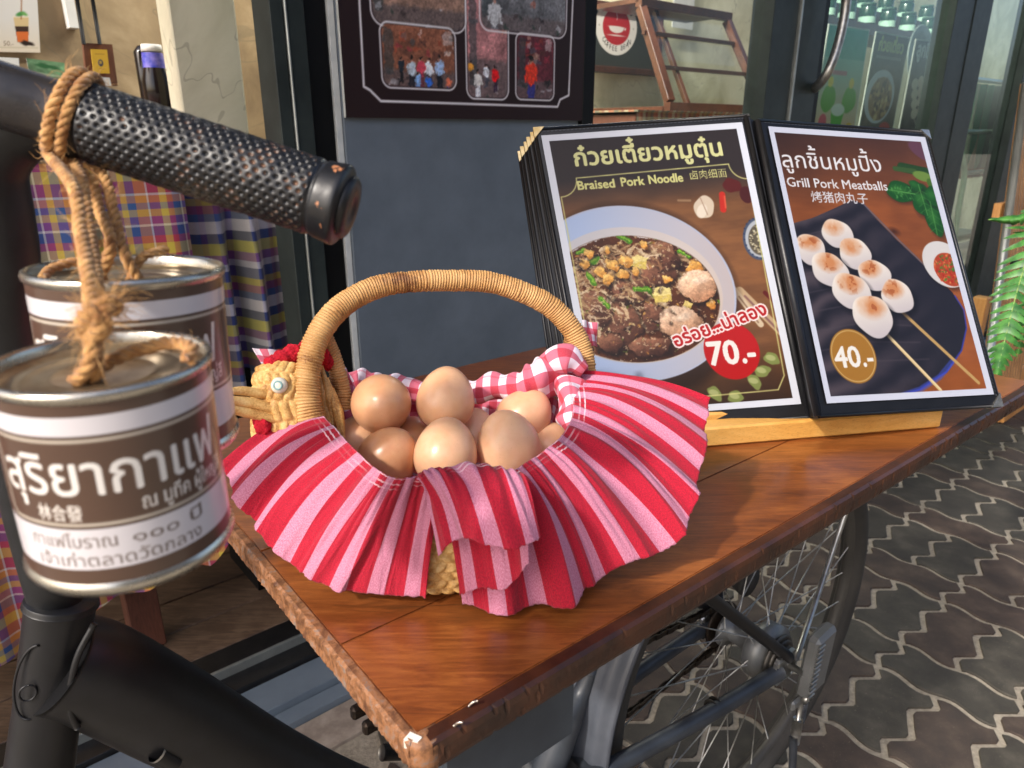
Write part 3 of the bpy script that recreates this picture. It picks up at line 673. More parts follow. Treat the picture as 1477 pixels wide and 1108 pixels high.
# ---- behind the right window: check cloth counter, display case, sign
t0c, zc = tz(918, 165, .62); t1c = tz(1125, 168, .62)[0]
cc = counter('covered_table', t0c, t1c, .62, 1.2, zc+.01, lambda t: .75, M['check'], 'table under an orange and green check cloth, carrying the wooden display case', 'table', .006, .12, 5)
fbox('table_frame', t0c+.02, t1c-.02, .64, 1.18, .061, zc, M['legwood'], cc)
M['case'] = wood('case_wood', [(52, 28, 18), (72, 40, 26), (90, 54, 36)], 14, .35, 0, 0, (3, 3, 3))
dc = empty('display_case', fp((t0c+t1c)/2+.05, .9, zc+.016), 'brown wooden display case with sloping glass front and shelves, on the check cloth', 'display case')
zb_ = zc+.017; ta_, tb_ = tz(962, 150, .72)[0], tz(1102, 150, .72)[0]; wa, wt = .72, .95
tat, ztop = tz(1003, 17, wt); tbt = tb_
def beam(a, b, r, nm='rail'): 
    a = np.array(a, float); b = np.array(b, float); d = b-a; L = np.linalg.norm(d); Mx = axisM(d); x = Mx[:, 0]*r; y = Mx[:, 1]*r
    return box(nm, a-x/2-y/2, d, x, y, M['case'], dc, .001)
FB = lambda t, w_, z: fp(t, w_, z)
r_ = .034
ta2 = ta_+.06
for z_, w_ in ((zb_+.018, wa), (ztop, wt)): beam(FB(ta_ if w_ == wa else ta2, w_, z_), FB(tb_, w_, z_), r_)
for t_, tt in ((ta_+.017, ta2+.017), (tb_-.017, tb_-.017)): beam(FB(t_, wa, zb_+.036), FB(tt, wt, ztop-.018), r_)
for f_ in (.36, .70): beam(FB(ta_+.03, wa+(wt-wa)*f_+.01, zb_+.03+(ztop-zb_-.03)*f_), FB(tb_-.03, wa+(wt-wa)*f_+.01, zb_+.03+(ztop-zb_-.03)*f_), .016, 'shelf')
beam(FB(ta_+.16, wa+.02, zb_+.03), FB(ta_+.19, wt+.02, ztop-.02), .02, 'divider')
fbox('base', ta_, tb_, wa+.02, 1.2, zb_, zb_+.02, M['case'], dc); fbox('top_board', ta2, tb_, wt, 1.2, ztop, ztop+.02, M['case'], dc); None
V, Fc = boxV(FB(ta_+.03, wa+.012, zb_+.03), FB(tb_-.03, wa+.012, zb_+.03)-FB(ta_+.03, wa+.012, zb_+.03), FB(ta_+.06, wt+.012, ztop-.01)-FB(ta_+.03, wa+.012, zb_+.03), (0, 0, .003)); mesh('glass_front', V, Fc, M['glass'], dc, smooth=False)
# coffee sign
sgn = empty('coffee_sign', px(895, 107, 1.3), 'framed round white and red coffee cup sign hanging on the cement wall', 'sign')
w_ = 1.31; sx0, sx1 = tz(838, 50, w_)[0], tz(952, 50, w_)[0]; sz0 = tz(900, 107, w_)[1]; sz1 = sz0+.30
for args in ((sx0, sx1, sz0, sz0+.028), (sx0, sx1, sz1-.028, sz1), (sx0, sx0+.028, sz0+.029, sz1-.029), (sx1-.028, sx1, sz0+.029, sz1-.029)): fbox('frame', args[0], args[1], w_-.02, w_+.02, args[2], args[3], M['case'], sgn)
cv = Cv((sx1-sx0)*1000, 300, 1.5); cv.C[:] = (52, 54, 50); k = 1000; ccx = (tz(889, 39, w_)[0]-sx0)*k; ccy = (sz1-tz(889, 39, w_)[1])*k; rx = (tz(919, 39, w_)[0]-tz(859, 39, w_)[0])*k/2; ry = (tz(889, -2, w_)[1]-tz(889, 81, w_)[1])*k/2
cv.ell(ccx, ccy, rx, ry, 0, (226, 220, 214)); cv.ell(ccx, ccy, rx*.66, ry*.64, 0, (176, 34, 40))
cv.ell(ccx, ccy+2, rx*.36, ry*.2, 0, (230, 220, 215)); cv.rrect(ccx-rx*.36, ccy-ry*.22, ccx+rx*.36, ccy, 0, (176, 34, 40)); cv.ell(ccx, ccy, rx*.36, 3, 0, (235, 225, 220)); cv.ell(ccx+rx*.42, ccy+6, 5, 6, 0, (230, 220, 215)); cv.ell(ccx, ccy+ry*.3, rx*.4, 3, 0, (230, 220, 215)); cv.line([(ccx, ccy-ry*.25), (ccx+3, ccy-ry*.35), (ccx-3, ccy-ry*.45), (ccx+1, ccy-ry*.55)], 1.6, (230, 220, 215))
for word, sgn_, a0 in (('FRESH BREWED', -1, -math.pi/2), ('COFFEE BEAN', 1, math.pi/2)):
    n_ = len(word)
    for i, ch in enumerate(word):
        if ch == ' ': continue
        an_ = a0+(-sgn_)*(i-(n_-1)/2)*.17; xx = ccx+rx*.82*math.cos(an_); yy = ccy+ry*.82*math.sin(an_)
        cv.text(ch, xx-4, yy+4, size=rx*.22, c=(50, 44, 44), rot=0, bold=.3)
for dx_ in (-1, 1): cv.ell(ccx+dx_*rx*.82, ccy, 2.2, 3, 0, (50, 44, 44))
quadsheet('print', [fp(sx0, w_-.002, sz1), fp(sx1, w_-.002, sz1), fp(sx1, w_-.002, sz0), fp(sx0, w_-.002, sz0)], cv, M['print'], sgn)
fbox('back_board', sx0, sx1, w_, w_+.015, sz0, sz1, M['frameblack'], sgn, 0)
wp = fbox('paper_sheet', tz(972, 0, 1.3)[0], tz(1002, 0, 1.3)[0], 1.30, 1.303, tz(975, 40, 1.3)[1], tz(975, -60, 1.3)[1], M['paper'], bev=0); meta(wp, 'plain white sheet hanging on the cement wall beside the coffee sign', 'paper')

# ---- behind the glass door: jars, menu cards, shelf
M['jarglass'] = pm('jar_dark', (24, 50, 40), (44, 80, 64), 60, .15)
M['jarlabel'] = pm('jar_label', (186, 226, 206), (206, 236, 220), 60, .5)
M['jarlid'] = pm('jar_lid', (40, 66, 56), (66, 100, 84), 30, .5, 0)
jw = 1.0
def jarsite(x, y): return px(x, y, jw)
dj = abs(tz(1212, 44, jw)[0]-tz(1183, 44, jw)[0])*.5
first = None
sh = empty('jar_shelf', px(1280, 60, jw), 'brown wooden shelf behind the glass door, filled with rows of jars', 'shelf')
tS0, tS1 = tz(1165, 50, jw)[0], tz(1385, 50, jw)[0]
zs1 = tz(1280, 43, jw)[1]; zs2 = tz(1280, 15, jw)[1]
fbox('board', tS0, tS1, jw-.06, jw+.25, zs1-.06, zs1-.001, M['case'], sh); fbox('board', tS0, tS1, jw+.055, jw+.25, zs1-.001, zs2-.001, M['case'], sh); fbox('foot', tS0, tS0+.04, jw-.03, jw+.22, .062, zs1-.06, M['case'], sh); fbox('foot', tS1-.04, tS1, jw-.03, jw+.22, .062, zs1-.06, M['case'], sh)
for row, (zz, ww, x0) in enumerate(((zs1, jw-.01, 1190), (zs2, jw+.11, 1180))):
    for i in range(7):
        p = px(x0+i*30+4*row, 30, ww); p[2] = zz
        od = ('leftmost', 'second from left', 'third from left', 'middle', 'third from right', 'second from right', 'rightmost')[i]
        lab = od+(' dark jar with pale base in the front row behind the door', ' dark jar with pale base in the raised back row behind the door')[row]
        j = empty('jar', p, lab, 'jar', ('jars in the front row of the shelf', 'jars in the raised back row')[row])
        if first is None:
            k = .047; hh = .115
            kids = [lathe('glass_body', [(0, 0), (k*.9, 0), (k, .006), (k, hh*.78), (k*.86, hh*.86), (0, hh*.86)], p, M['jarglass'], j, 20),
                    lathe('label', [(k*1.012, .008), (k*1.012, hh*.36)], p, M['jarlabel'], j, 20),
                    lathe('lid', [(0, hh), (k*.86, hh), (k*.9, hh*.98), (k*.9, hh*.87), (0, hh*.87)][::-1], p, M['jarlid'], j, 20)]
            first = kids
        else:
            for c in first:
                d = c.copy(); COL.objects.link(d); d.parent = j
        rot = 0
M['acryl'] = glass('clear_sleeve', (.95, .98, .96, 1), .6)
def card(quad, w_, art, label):
    c4 = [px(x, y, w_) for x, y in quad]; e_ = empty('menu_card', (c4[2]+c4[3])/2, label, 'menu card')
    panel('backing', c4, .004, M['paper'], e_)
    h = np.linalg.norm(c4[0]-c4[3])*1000; wd = np.linalg.norm(c4[0]-c4[1])*1000; cv = Cv(wd, h, max(wd, h)/150); art(cv, wd, h); cv.line([(0, 0), (wd, 0), (wd, h), (0, h)], 5, (214, 220, 214), closed=True)
    quadsheet('print', [c+np.append(FN*.0015, 0) for c in c4], cv, M['print'], e_)
def art1(cv, W, H):
    f = (cv.Y/H)[..., None]; cv.C = np.array((90, 176, 168))*(1-f)+np.array((236, 190, 160))*f; cv.put(cv.noise(80, 3)*(cv.Y < H*.3), (40, 140, 120), .8)
    for x in (.25, .75): cv.ell(W*x, H*.68, W*.16, H*.13, .3*(x-.5), (96, 168, 50), wob=.05); cv.ell(W*x, H*.52, W*.06, H*.05, 0, (230, 200, 60))
    cv.fillpolys; m = cv.fillpolys([np.array([(W*.36, H*.78), (W*.68, H*.78), (W*.62, H), (W*.42, H)])]); cv.put(m, (88, 176, 50)); cv.ell(W*.52, H*.78, W*.16, H*.06, 0, (222, 228, 222)); cv.cap(W*.2, H*.9, W*.2, H, W*.09, (226, 90, 110)); cv.ell(W*.84, H*.95, W*.09, H*.05, 0, (236, 190, 60)); cv.rrect(W*.26, H*.41, W*.6, H*.45, 2, (196, 90, 110), .8)
def art2(cv, W, H):
    n = cv.noise(50, 5)[..., None]; cv.C = np.array((104, 88, 80))*(.7+.6*n); cv.text('ก๋วยเตี๋ยว', W*.14, H*.17, width=W*.72, c=(206, 210, 130), bold=3); cv.rrect(W*.12, H*.22, W*.85, H*.245, 1, (200, 200, 190), .7)
    cv.ell(W*.42, H*.62, W*.42, H*.27, 0, (206, 206, 222)); cv.ell(W*.45, H*.64, W*.33, H*.22, 0, (160, 120, 84)); r = random.Random(4)
    for k in range(60): a = r.uniform(0, 6.3); q_ = math.sqrt(r.random()); cv.ell(W*(.45+.3*q_*math.cos(a)), H*(.64+.2*q_*math.sin(a)), r.uniform(6, 20), r.uniform(5, 14), r.uniform(0, 3), r.choice([(220, 190, 140), (120, 80, 60), (200, 160, 110), (90, 60, 50)]))
    cv.ell(W*.72, H*.93, W*.16, H*.06, 0, (206, 60, 60))
def art3(cv, W, H):
    n = cv.noise(60, 8)[..., None]; cv.C = np.array((92, 84, 84))*(.6+.7*n); cv.text('ลูกชิ้น', W*.1, H*.17, width=W*.55, c=(225, 225, 225), bold=3)
    for k in range(4):
        cv.ell(W*(.22+.05*k), H*(.45+.1*k), W*.1, H*.06, 0, (230, 214, 196)); cv.ell(W*(.4+.05*k), H*(.42+.1*k), W*.1, H*.06, 0, (226, 204, 184))
    cv.ell(W*.9, H*.5, W*.18, H*.1, 0, (226, 222, 216)); cv.ell(W*.93, H*.5, W*.1, H*.06, 0, (200, 120, 90)); cv.cap(W*.4, H*.8, W*.7, H, 3, (220, 210, 190))
card([(1196, 34), (1254, 43), (1231, 192), (1170, 190)], .30, art1, 'turquoise and green drink menu card, leftmost of three behind the glass door')
card([(1264, 45), (1312, 54), (1286, 194), (1237, 193)], .32, art2, 'brown noodle bowl menu card, middle of three behind the glass door')
card([(1321.5, 56), (1364, 62), (1338, 200), (1295, 196)], .34, art3, 'grey meatball menu card, rightmost of three behind the glass door')
M['fangrey'] = pm('grey_plastic', (120, 128, 126), (140, 148, 146), 20, .4)
fan = empty('round_plate', px(1325, 62, .6), 'grey round plate partly hidden behind the middle and right menu cards', 'plate')
lathe('disc', [(0, 0), (.12, 0), (.16, .02), (.155, .024), (.12, .006), (0, .006)], px(1322, 85, .52), M['fangrey'], fan, 32, axisM([FN[0], FN[1], .1]))
dt = fbox('low_table', tz(1160, 190, .3)[0], tz(1350, 190, .3)[0], .22, .7, .061, tz(1250, 196, .3)[1], M['case'], bev=.003); meta(dt, 'brown low cabinet behind the glass door, under the three menu cards', 'cabinet')
# towel and chair behind the side pane
q = NT('towel'); uvn = q.n('UVMap'); sp = q.n('SeparateXYZ'); q.t.links.new(uvn.outputs[0], sp.inputs[0]); g_ = random.Random(8)
cs = [(70, 130, 100), (150, 160, 140), (30, 60, 50), (40, 120, 84), (170, 150, 130), (60, 90, 76), (120, 170, 140), (50, 70, 60)]
f = q.math('FRACT', q.math('MULTIPLY', sp.outputs[0], 2.3)); b0 = q.ramp(f, [(k/8+g_.uniform(-.03, .03) if k else 0, lin(c)) for k, c in enumerate(cs)], 'CONSTANT')
hem = q.math('LESS_THAN', sp.outputs[1], .1); q.set(Base_Color=q.mix(hem, b0, q.mix(.5, b0, lin((150, 60, 50)))), Roughness=.9); M['towel'] = q.m
wT = .25; tt0, tt1 = tz(1388, 200, wT)[0], tz(1450, 200, wT)[0]; zT0, zT1 = tz(1400, 256, wT)[1], tz(1400, 120, wT)[1]
n, k = 120, 24; P = []; UV = []
for i in range(n):
    for j in range(k):
        u, v_ = i/(n-1), j/(k-1); t_ = tt0+(tt1-tt0)*(u+.06*(1-v_)*(u-.5)); P.append(fp(t_, wT+.03*math.sin(u*40+2*math.sin(v_*2))*(1-.3*v_), zT0+(zT1-zT0)*v_)); UV.append((u, v_))
tw = mesh('towel', np.array(P), gridfaces(n, k), M['towel'], uv=np.array(UV)); meta(tw, 'green striped cloth with a red hem hanging behind the dark side window', 'towel')
lathe_tw = tube('towel_rail', [fp(tt0-.1, wT, zT1+.02), fp(tt1+.1, wT, zT1+.02)], .012, M['silver'], None, 2, 8); meta(lathe_tw, 'metal rail holding the striped cloth behind the side window', 'rail')
cs_ = [px(x, y, .16) for x, y in ((1392, 190), (1386, 215), (1391, 250), (1383, 300), (1376, 350), (1372, 420), (1370, 500))]
M['palegreen'] = pm('pale_green_paint', (150, 176, 150), (170, 194, 166), 20, .4)
chb = empty('chair', px(1372, 460, .2), 'pale green bent tube chair behind the side window, beside the striped cloth', 'chair')
for dt_ in (0, .42):
    off = np.append(FE*dt_, 0); tube('leg', [c+off for c in cs_]+[np.array([*(cs_[-1][:2]+off[:2]), .062])], .014, M['palegreen'], chb, 40, 10)
sb = cs_[4]; V, Fc = boxV(sb, np.append(FE*.42, 0), np.append(-FN*.38, 0), (0, 0, .03), .004); mesh('seat', V, Fc, M['palegreen'], chb, smooth=False)
for dt_ in (.02, .38): tube('leg', [sb+np.append(FE*dt_-FN*.36, 0), np.array([*(sb+np.append(FE*dt_-FN*.36, 0))[:2], .062])], .014, M['palegreen'], chb, 2, 10, straight=True)
for kx in (0, 2): c_ = cs_[kx]; tube('back_rail', [c_, c_+np.append(FE*.42, 0)], .011, M['palegreen'], chb, 2, 8, straight=True)

# ================================================================== THINGS OUTSIDE, RIGHT
M['bamboo'] = wood('bamboo_slat', [(120, 82, 48), (156, 112, 68), (190, 146, 96)], 20, .5, 0, 0, (12, 12, 1.2), 200)
M['pine'] = wood('pine_wood', [(196, 138, 62), (214, 160, 82), (226, 176, 100)], 7, .4, .1, WROT, (1, 9, 9), 150, .1)
M['pinez'] = wood('pine_wood_upright', [(190, 122, 60), (210, 148, 84), (222, 166, 100)], 12, .45, 0, 0, (9, 9, 1), 150, .1)
scr = empty('slatted_screen', atd(1440, 590, 2.1)*[1, 1, 0], 'narrow upright wooden slats with a pale metal edge, right of the menu', 'screen')
def dp_(x, y, d): return atd(x, y, d)
A0, A1 = atd(1480, 120, 1.98), atd(1417, 590, 2.12); dA = np.append(FE*1.0, 0)
tube('edge_rail', [A0, A1], .011, M['strip'], scr, 2, 10, straight=True)
for k in range(12):
    o = dA*(.018+k*.026)-np.append(FN*.0, 0)
    V, Fc = boxV(A1+o, A0-A1, dA*.019, np.append(-FN*.02, 0), .001); mesh('slat', V, Fc, M['bamboo'], scr, smooth=False)
for f_ in (.08, .6): 
    c_ = A1+(A0-A1)*f_; V, Fc = boxV(c_-np.append(FN*.022, 0), dA*.34, np.append(-FN*.02, 0), (0, 0, .04), .001); mesh('cross_bar', V, Fc, M['pinez'], scr, smooth=False)
# crate on the ground
crp = onz(1447, 612, 0); cr_ = empty('wooden_crate', crp, 'orange slatted wooden crate on the paving beyond the end of the board', 'crate')
for i in range(4):
    for (a, b, c_) in ((0, 0, FE), ):
        V, Fc = boxV(crp+np.array([0, 0, .004+i*.075]), np.append(FE*.42, 0), np.append(-FN*.014, 0), (0, 0, .062), .002); mesh('slat', V, Fc, M['pinez'], cr_, smooth=False)
        V, Fc = boxV(crp+np.append(-FN*.30, .004+i*.075), np.append(FE*.42, 0), np.append(-FN*.014, 0), (0, 0, .062), .002); mesh('slat', V, Fc, M['pinez'], cr_, smooth=False)
for a in (0, .39):
    for b in (.0145, .27): V, Fc = boxV(crp+np.append(FE*a-FN*b, .002), np.append(FE*.03, 0), np.append(-FN*.029, 0), (0, 0, .30), .002); mesh('post', V, Fc, M['pinez'], cr_, smooth=False)
po = box('wooden_post', onz(1412, 600, 0)+np.append(-FN*.06, 0), np.append(FE*.05, 0), np.append(-FN*.05, 0), (0, 0, tz(1425, 412, 0)[1]*.0+.47), M['pinez'], None, .003); meta(po, 'short orange wooden post standing between the side window and slatted screen', 'post')
# fern
q = NT('fern_leaf'); v = q.coord('Object'); a = q.noise(v, 60, 3); q.set(Base_Color=q.ramp(a, [(.35, lin((34, 84, 34))), (.65, lin((74, 132, 54)))]), Roughness=.45); q.set(Subsurface_Weight=0.0); M['fern'] = q.m
M['stem'] = pm('fern_stem', (120, 150, 70), (140, 165, 90), 60, .5)
M['terracotta'] = pm('plant_pot', (130, 76, 50), (160, 98, 66), 12, .7)
pot = atd(1560, 430, 1.35)
fe = empty('fern', pot-np.array([0, 0, .09]), 'green fern with long toothed fronds in a hanging pot at the right edge', 'plant')
lathe('pot', [(0, 0), (.055, 0), (.075, .09), (.08, .09), (.08, .1), (.068, .1), (.066, .085), (0, .085)], pot-np.array([0, 0, .09]), M['terracotta'], fe, 28)
def frond(pts, wmax, n=26, seed=0):
    g = np.random.default_rng(seed); C_ = cr(pts, 60); T, N, B = frames(C_); V, Fc = tubeV(C_, np.linspace(.0018, .0005, 60), 6)
    mesh('stem', V, Fc, M['stem'], fe)
    side = np.cross(T, O0-C_); side /= np.linalg.norm(side, axis=1)[:, None]; up = np.cross(side, T)
    for i in range(n):
        f = (i+1)/(n+1); k = int(f*59); wd = wmax*math.sin(math.pi*min(1, f*.93+.07))**.6*(1-.35*f)
        for s in (-1, 1):
            L = wd*g.uniform(.9, 1.08); d = (side[k]*s*.86+T[k]*.42+up[k]*g.uniform(-.25, .1)); d /= np.linalg.norm(d); h = .5*np.linalg.norm(C_[-1]-C_[0])/n*1.5
            pr = []; m_ = 7
            for j in range(m_):
                u = j/(m_-1); wv = h*(1-u)**.5*(1-.15*(j % 2))+.0006; c0 = C_[k]+d*L*u-up[k]*.012*u*u; pr += [c0+T[k]*wv, c0+up[k]*.0012, c0-T[k]*wv]
            Fq = []
            for j in range(m_-1):
                for e in (0, 1): Fq.append([j*3+e, j*3+e+1, j*3+e+4, j*3+e+3])
            mesh('leaf', np.array(pr), Fq, M['fern'], fe)
F0 = pot+np.array([-.02, 0, 0])
frond([F0, atd(1500, 330, 1.3), atd(1473, 400, 1.28), atd(1452, 480, 1.26), atd(1436, 548, 1.25)], .052, 26, 1)
frond([F0, atd(1510, 300, 1.34), atd(1470, 316, 1.33), atd(1425, 317, 1.36)], .016, 12, 2)
frond([F0, atd(1530, 340, 1.36), atd(1500, 420, 1.38), atd(1478, 470, 1.4), atd(1466, 520, 1.42)], .035, 18, 3)
frond([F0, atd(1560, 300, 1.34), atd(1540, 380, 1.3), atd(1520, 460, 1.28)], .04, 18, 4)
for k in range(3):
    a_ = k*2.1+.4; tube('cord', [pot+np.array([.078*math.cos(a_), .078*math.sin(a_), .008]), pot+np.array([0, 0, 1.1])], .0016, M['blackmetal'], fe, 2, 6, straight=True)
tube('cord', [pot+np.array([0, 0, 1.1]), pot+np.array([0, 0, 1.6])], .002, M['blackmetal'], fe, 2, 6, straight=True)
tube('clip', [pot+np.array([-.06, 0, 0.005]), atd(1475, 384, 1.33), atd(1459, 381, 1.33)], .006, M['blackmetal'], fe, 12, 8)

# ================================================================== BOARD TABLE
TL_, TW_ = .914, .516
tb = empty('wooden_board', tp(.45, .26, TZ-.024), 'varnished brown plank board with worn edges, carried level above the bicycle', 'table')
seams = [.100, .235, .38, TW_]
def roundslab(name, a0, a1, b0, b1, z0, z1, m, r=(0, 0, 0, 0), bev=.0015):
    """slab in board coordinates with rounded corners r (at a0b0, a1b0, a1b1, a0b1)"""
    pts = []
    for (a, b, rr_, st_) in ((a0, b0, r[0], math.pi), (a1, b0, r[1], 1.5*math.pi), (a1, b1, r[2], 0), (a0, b1, r[3], .5*math.pi)):
        if rr_ <= 0: pts.append((a, b)); continue
        ca = a+rr_*(1 if a == a0 else -1); cb = b+rr_*(1 if b == b0 else -1)
        for k in range(7): th = st_+k/6*math.pi/2; pts.append((ca+rr_*math.cos(th), cb+rr_*math.sin(th)))
    bm = bmesh.new(); lo = [bm.verts.new(tp(a, b, z0)) for a, b in pts]; hi = [bm.verts.new(tp(a, b, z1)) for a, b in pts]
    bm.faces.new(hi); bm.faces.new(lo[::-1]); n = len(pts)
    for i in range(n): bm.faces.new((lo[i], lo[(i+1) % n], hi[(i+1) % n], hi[i]))
    bmesh.ops.recalc_face_normals(bm, faces=bm.faces)
    ed = [e for e in bm.edges if e.calc_face_angle(0) > .6 and abs(e.verts[0].co.z-e.verts[1].co.z) < 1e-5]
    bmesh.ops.bevel(bm, geom=ed, offset=bev, segments=2, affect='EDGES')
    V = np.array([tuple(v.co) for v in bm.verts]); Fc = [[v.index for v in f.verts] for f in bm.faces]; bm.verts.index_update()
    Fc = [[v.index for v in f.verts] for f in bm.faces]; bm.free(); return mesh(name, V, Fc, m, tb, smooth=False)
b_ = .0105; TH_ = .021
for k, e_ in enumerate(seams):
    last = k == len(seams)-1; m = M['table'] if k % 2 == 0 else M['table2']
    roundslab('plank', .0065, TL_-(.0), b_, e_-(0 if last else .0003), TZ-TH_, TZ+rnd.uniform(-.0002, .0001), m, (0, .0 if k else .0, .02 if last else 0, .01 if last else 0), .0009)
    b_ = e_
# worn edge strips: end grain at the left end, dark battered front edge
def wornstrip(name, along, m, n, depth, seed, top, wan=1.):
    """thin battered strip whose outer face wanders; along(s,d,z)->point"""
    g = np.random.default_rng(seed); prof = [(0, 0), (depth*.75, 0), (depth, -.0018), (depth*1.05, -.006), (depth, -.012), (depth*.93, -.017), (depth*.75, -.0215), (0, -.0215)]
    P = []; nz = np.cumsum(g.normal(0, 1, (n, len(prof))), 0); nz -= np.linspace(0, 1, n)[:, None]*nz[-1]; nz = nz/np.abs(nz).max()
    fin = g.normal(0, 1, (n, len(prof)))
    for i in range(n):
        for j, (d, z) in enumerate(prof):
            ou = 1 if 1 < j < 7 else (.15 if j in (1,) else 0); P.append(along(i/(n-1), d+ou*wan*(.0011*nz[i, j]+.00035*fin[i, j])-(.0012 if ou == 1 and g.random() < .05 else 0), top+z+(.0003*nz[i, j] if j in (2, 3) else 0)))
    Fc = gridfaces(n, len(prof)); k = len(prof); Fl = Fc.tolist()+[list(range(k))[::-1], [(n-1)*k+j for j in range(k)]]
    mesh(name, np.array(P), Fl, m, tb, smooth=False)
wornstrip('end_edge', lambda s, d, z: tp(.0062-d, .008+s*(TW_-.012), z), M['worn'], 260, .0062, 3, TZ-.0002)
wornstrip('front_edge', lambda s, d, z: tp(.010+s*(TL_-.022), .0102-d, z), M['worn_dark'], 420, .0100, 5, TZ-.0004, .16)
V, Fc = latheV([(0, -.0216), (.0085, -.0216), (.0098, -.016), (.0098, -.004), (.0086, -.0008), (0, -.0002)], tp(.0102, .0098, TZ), 20); mesh('corner', V, Fc, M['worn'], tb)
V, Fc = latheV([(0, -.0216), (.0185, -.0216), (.0195, -.016), (.0195, -.004), (.018, -.0008), (0, -.0002)], tp(TL_-.016, .0188, TZ), 24); mesh('corner', V, Fc, M['worn_dark'], tb)
bm_pts = [tp(-.0004, .012, TZ-.0005), tp(.004, .0055, TZ-.0003), tp(.0075, .0065, TZ+.0004), tp(.0045, .0135, TZ+.0004)]
V = np.array(bm_pts+[p-np.array([0, 0, .006]) for p in bm_pts]); mesh('paint_chip', V, [[0, 1, 2, 3], [4, 7, 6, 5], [0, 4, 5, 1], [1, 5, 6, 2], [2, 6, 7, 3], [3, 7, 4, 0]], M['chip'], tb, smooth=False)
for (x0, y0, x1, y1) in ((655, 1047, 668, 1042), (676, 1019, 689, 1011)):
    a_, b2 = onz(x0, y0, TZ+.0005), onz(x1, y1, TZ+.0035); tube('bent_nail', [a_, (a_+b2)/2+(0, 0, .001), b2], .0009, M['nail'], tb, 8, 8)
# bearer beneath
V, Fc = boxV(tp(.03, .022, TZ-.090), TU*.105, TV*.03, (0, 0, .068), .002); mesh('bearer', V, Fc, M['slate'], tb, smooth=False)
V, Fc = boxV(tp(.05, .42, TZ-.085), TU*.80, TV*.03, (0, 0, .063), .002); mesh('bearer', V, Fc, M['slate'], tb, smooth=False)
V, Fc = boxV(tp(.045, .0525, TZ-.06), TU*.03, TV*.365, (0, 0, .038), .002); mesh('bearer', V, Fc, M['slate'], tb, smooth=False)

# ================================================================== BICYCLE
bk = empty('bicycle', HUB*1.0, 'black and grey utility bicycle standing under the plank board, its left grip in front', 'bicycle')
def bpl(x, y, s=0.):
    r = ray(x, y); d = ((HUB+BS*s-O0)[:2]@BS[:2])/(r[:2]@BS[:2]); return O0+r*d
tube('handlebar', [atd(-160, 88, .285), atd(-60, 118, .288), atd(0, 137, .29), atd(80, 162, .297), atd(140, 181, .30)], .0132, M['barmetal'], bk, 40, 28)
# grip with rows of dimples
def gripmesh():
    a0, a1 = atd(112, 172, .2985), atd(500, 299, .305); L = np.linalg.norm(a1-a0); ni, nj = 340, 216; P = a0+(a1-a0)*np.linspace(0, 1, ni)[:, None]
    T, N, B = frames(P); an = np.linspace(0, 2*np.pi, nj, endpoint=False); S = np.linspace(0, L, ni)
    base = np.full(ni, .0162); base += .0013*np.exp(-((S-.002)/.0022)**2)-.0012*np.exp(-((S-.0068)/.0012)**2)+.001*np.exp(-((S-(L-.004))/.004)**2)-.0008*np.exp(-((S-(L-.0125))/.001)**2)
    base[-8:] -= np.linspace(0, 1, 8)**2*.004
    pa, ps = 2*np.pi/36, .0041; A = an[None, :]/pa; Q = (S[:, None]-.009)/ps*2
    row = np.floor(A+.5); u = A-row; par = row % 2; q2 = (Q+par)/2; v = q2-np.floor(q2+.5)
    dim = np.exp(-((u/.25)**2+(v/.23)**2)**1.5); msk = ((S > .009) & (S < L-.014))[:, None]
    R = base[:, None]-.0011*dim*msk+.0001*np.sin(S*900)[:, None]
    V = P[:, None]+R[..., None]*(np.cos(an)[None, :, None]*N[:, None]+np.sin(an)[None, :, None]*B[:, None]); V = V.reshape(-1, 3)
    Fc = gridfaces(ni, nj, False, True)[:, ::-1]
    o = mesh('grip', V, Fc, M['grip'], bk, col=np.stack([np.repeat(S/L, nj), (dim*msk).ravel(), np.zeros(ni*nj), np.ones(ni*nj)], 1))
    # end cap
    T1 = T[-1]; MM = axisM(T1); lathe('grip_cap', [(.0132, -.0005), (.0134, .0012), (.012, .0024), (.006, .0026), (.005, .0018), (0, .0018)], a1, M['grip_cap'], bk, 40, MM)
q = NT('grip_rubber'); v = q.coord('Object'); at = q.n('Attribute', attribute_name='Col'); sp = q.n('SeparateColor'); q.t.links.new(at.outputs['Color'], sp.inputs[0])
a = q.noise(v, 75, 4, .65); b = q.noise(v, 420, 3)
wear = q.math('GREATER_THAN', q.math('ADD', a, q.math('MULTIPLY', q.math('POWER', sp.outputs[0], 5.), .10)), .73)
wear = q.math('MULTIPLY', wear, q.math('GREATER_THAN', b, .47))
base = q.mix(wear, lin((26, 27, 30)), lin((176, 118, 82))); dr_ = q.math('MULTIPLY', q.math('GREATER_THAN', q.math('ADD', a, q.math('MULTIPLY', sp.outputs[0], .16)), .66), sp.outputs[1])
base = q.mix(q.math('MULTIPLY', dr_, .7), base, lin((150, 110, 84)))
q.set(Base_Color=base, Roughness=.36); q.bump(b, .15, .0005); M['grip'] = q.m
M['grip_cap'] = pm('grip_cap_rubber', (20, 19, 20), (70, 46, 34), 70, .4, lo=.6, hi=.76, bs=200)
gripmesh()
M['fork'] = pm('stem_paint', (20, 21, 23), (30, 31, 33), 60, .5, bs=500, bst=.1)
tube('stem', [atd(95, 172, .330), atd(52, 176, .325), atd(12, 192, .325), atd(-16, 240, .33), atd(-6, 310, .34), atd(4, 375, .352), atd(8, 480, .375), atd(40, 700, .425), atd(82, 870, .47), atd(86, 905, .478)], .0158, M['fork'], bk, 70, 24)
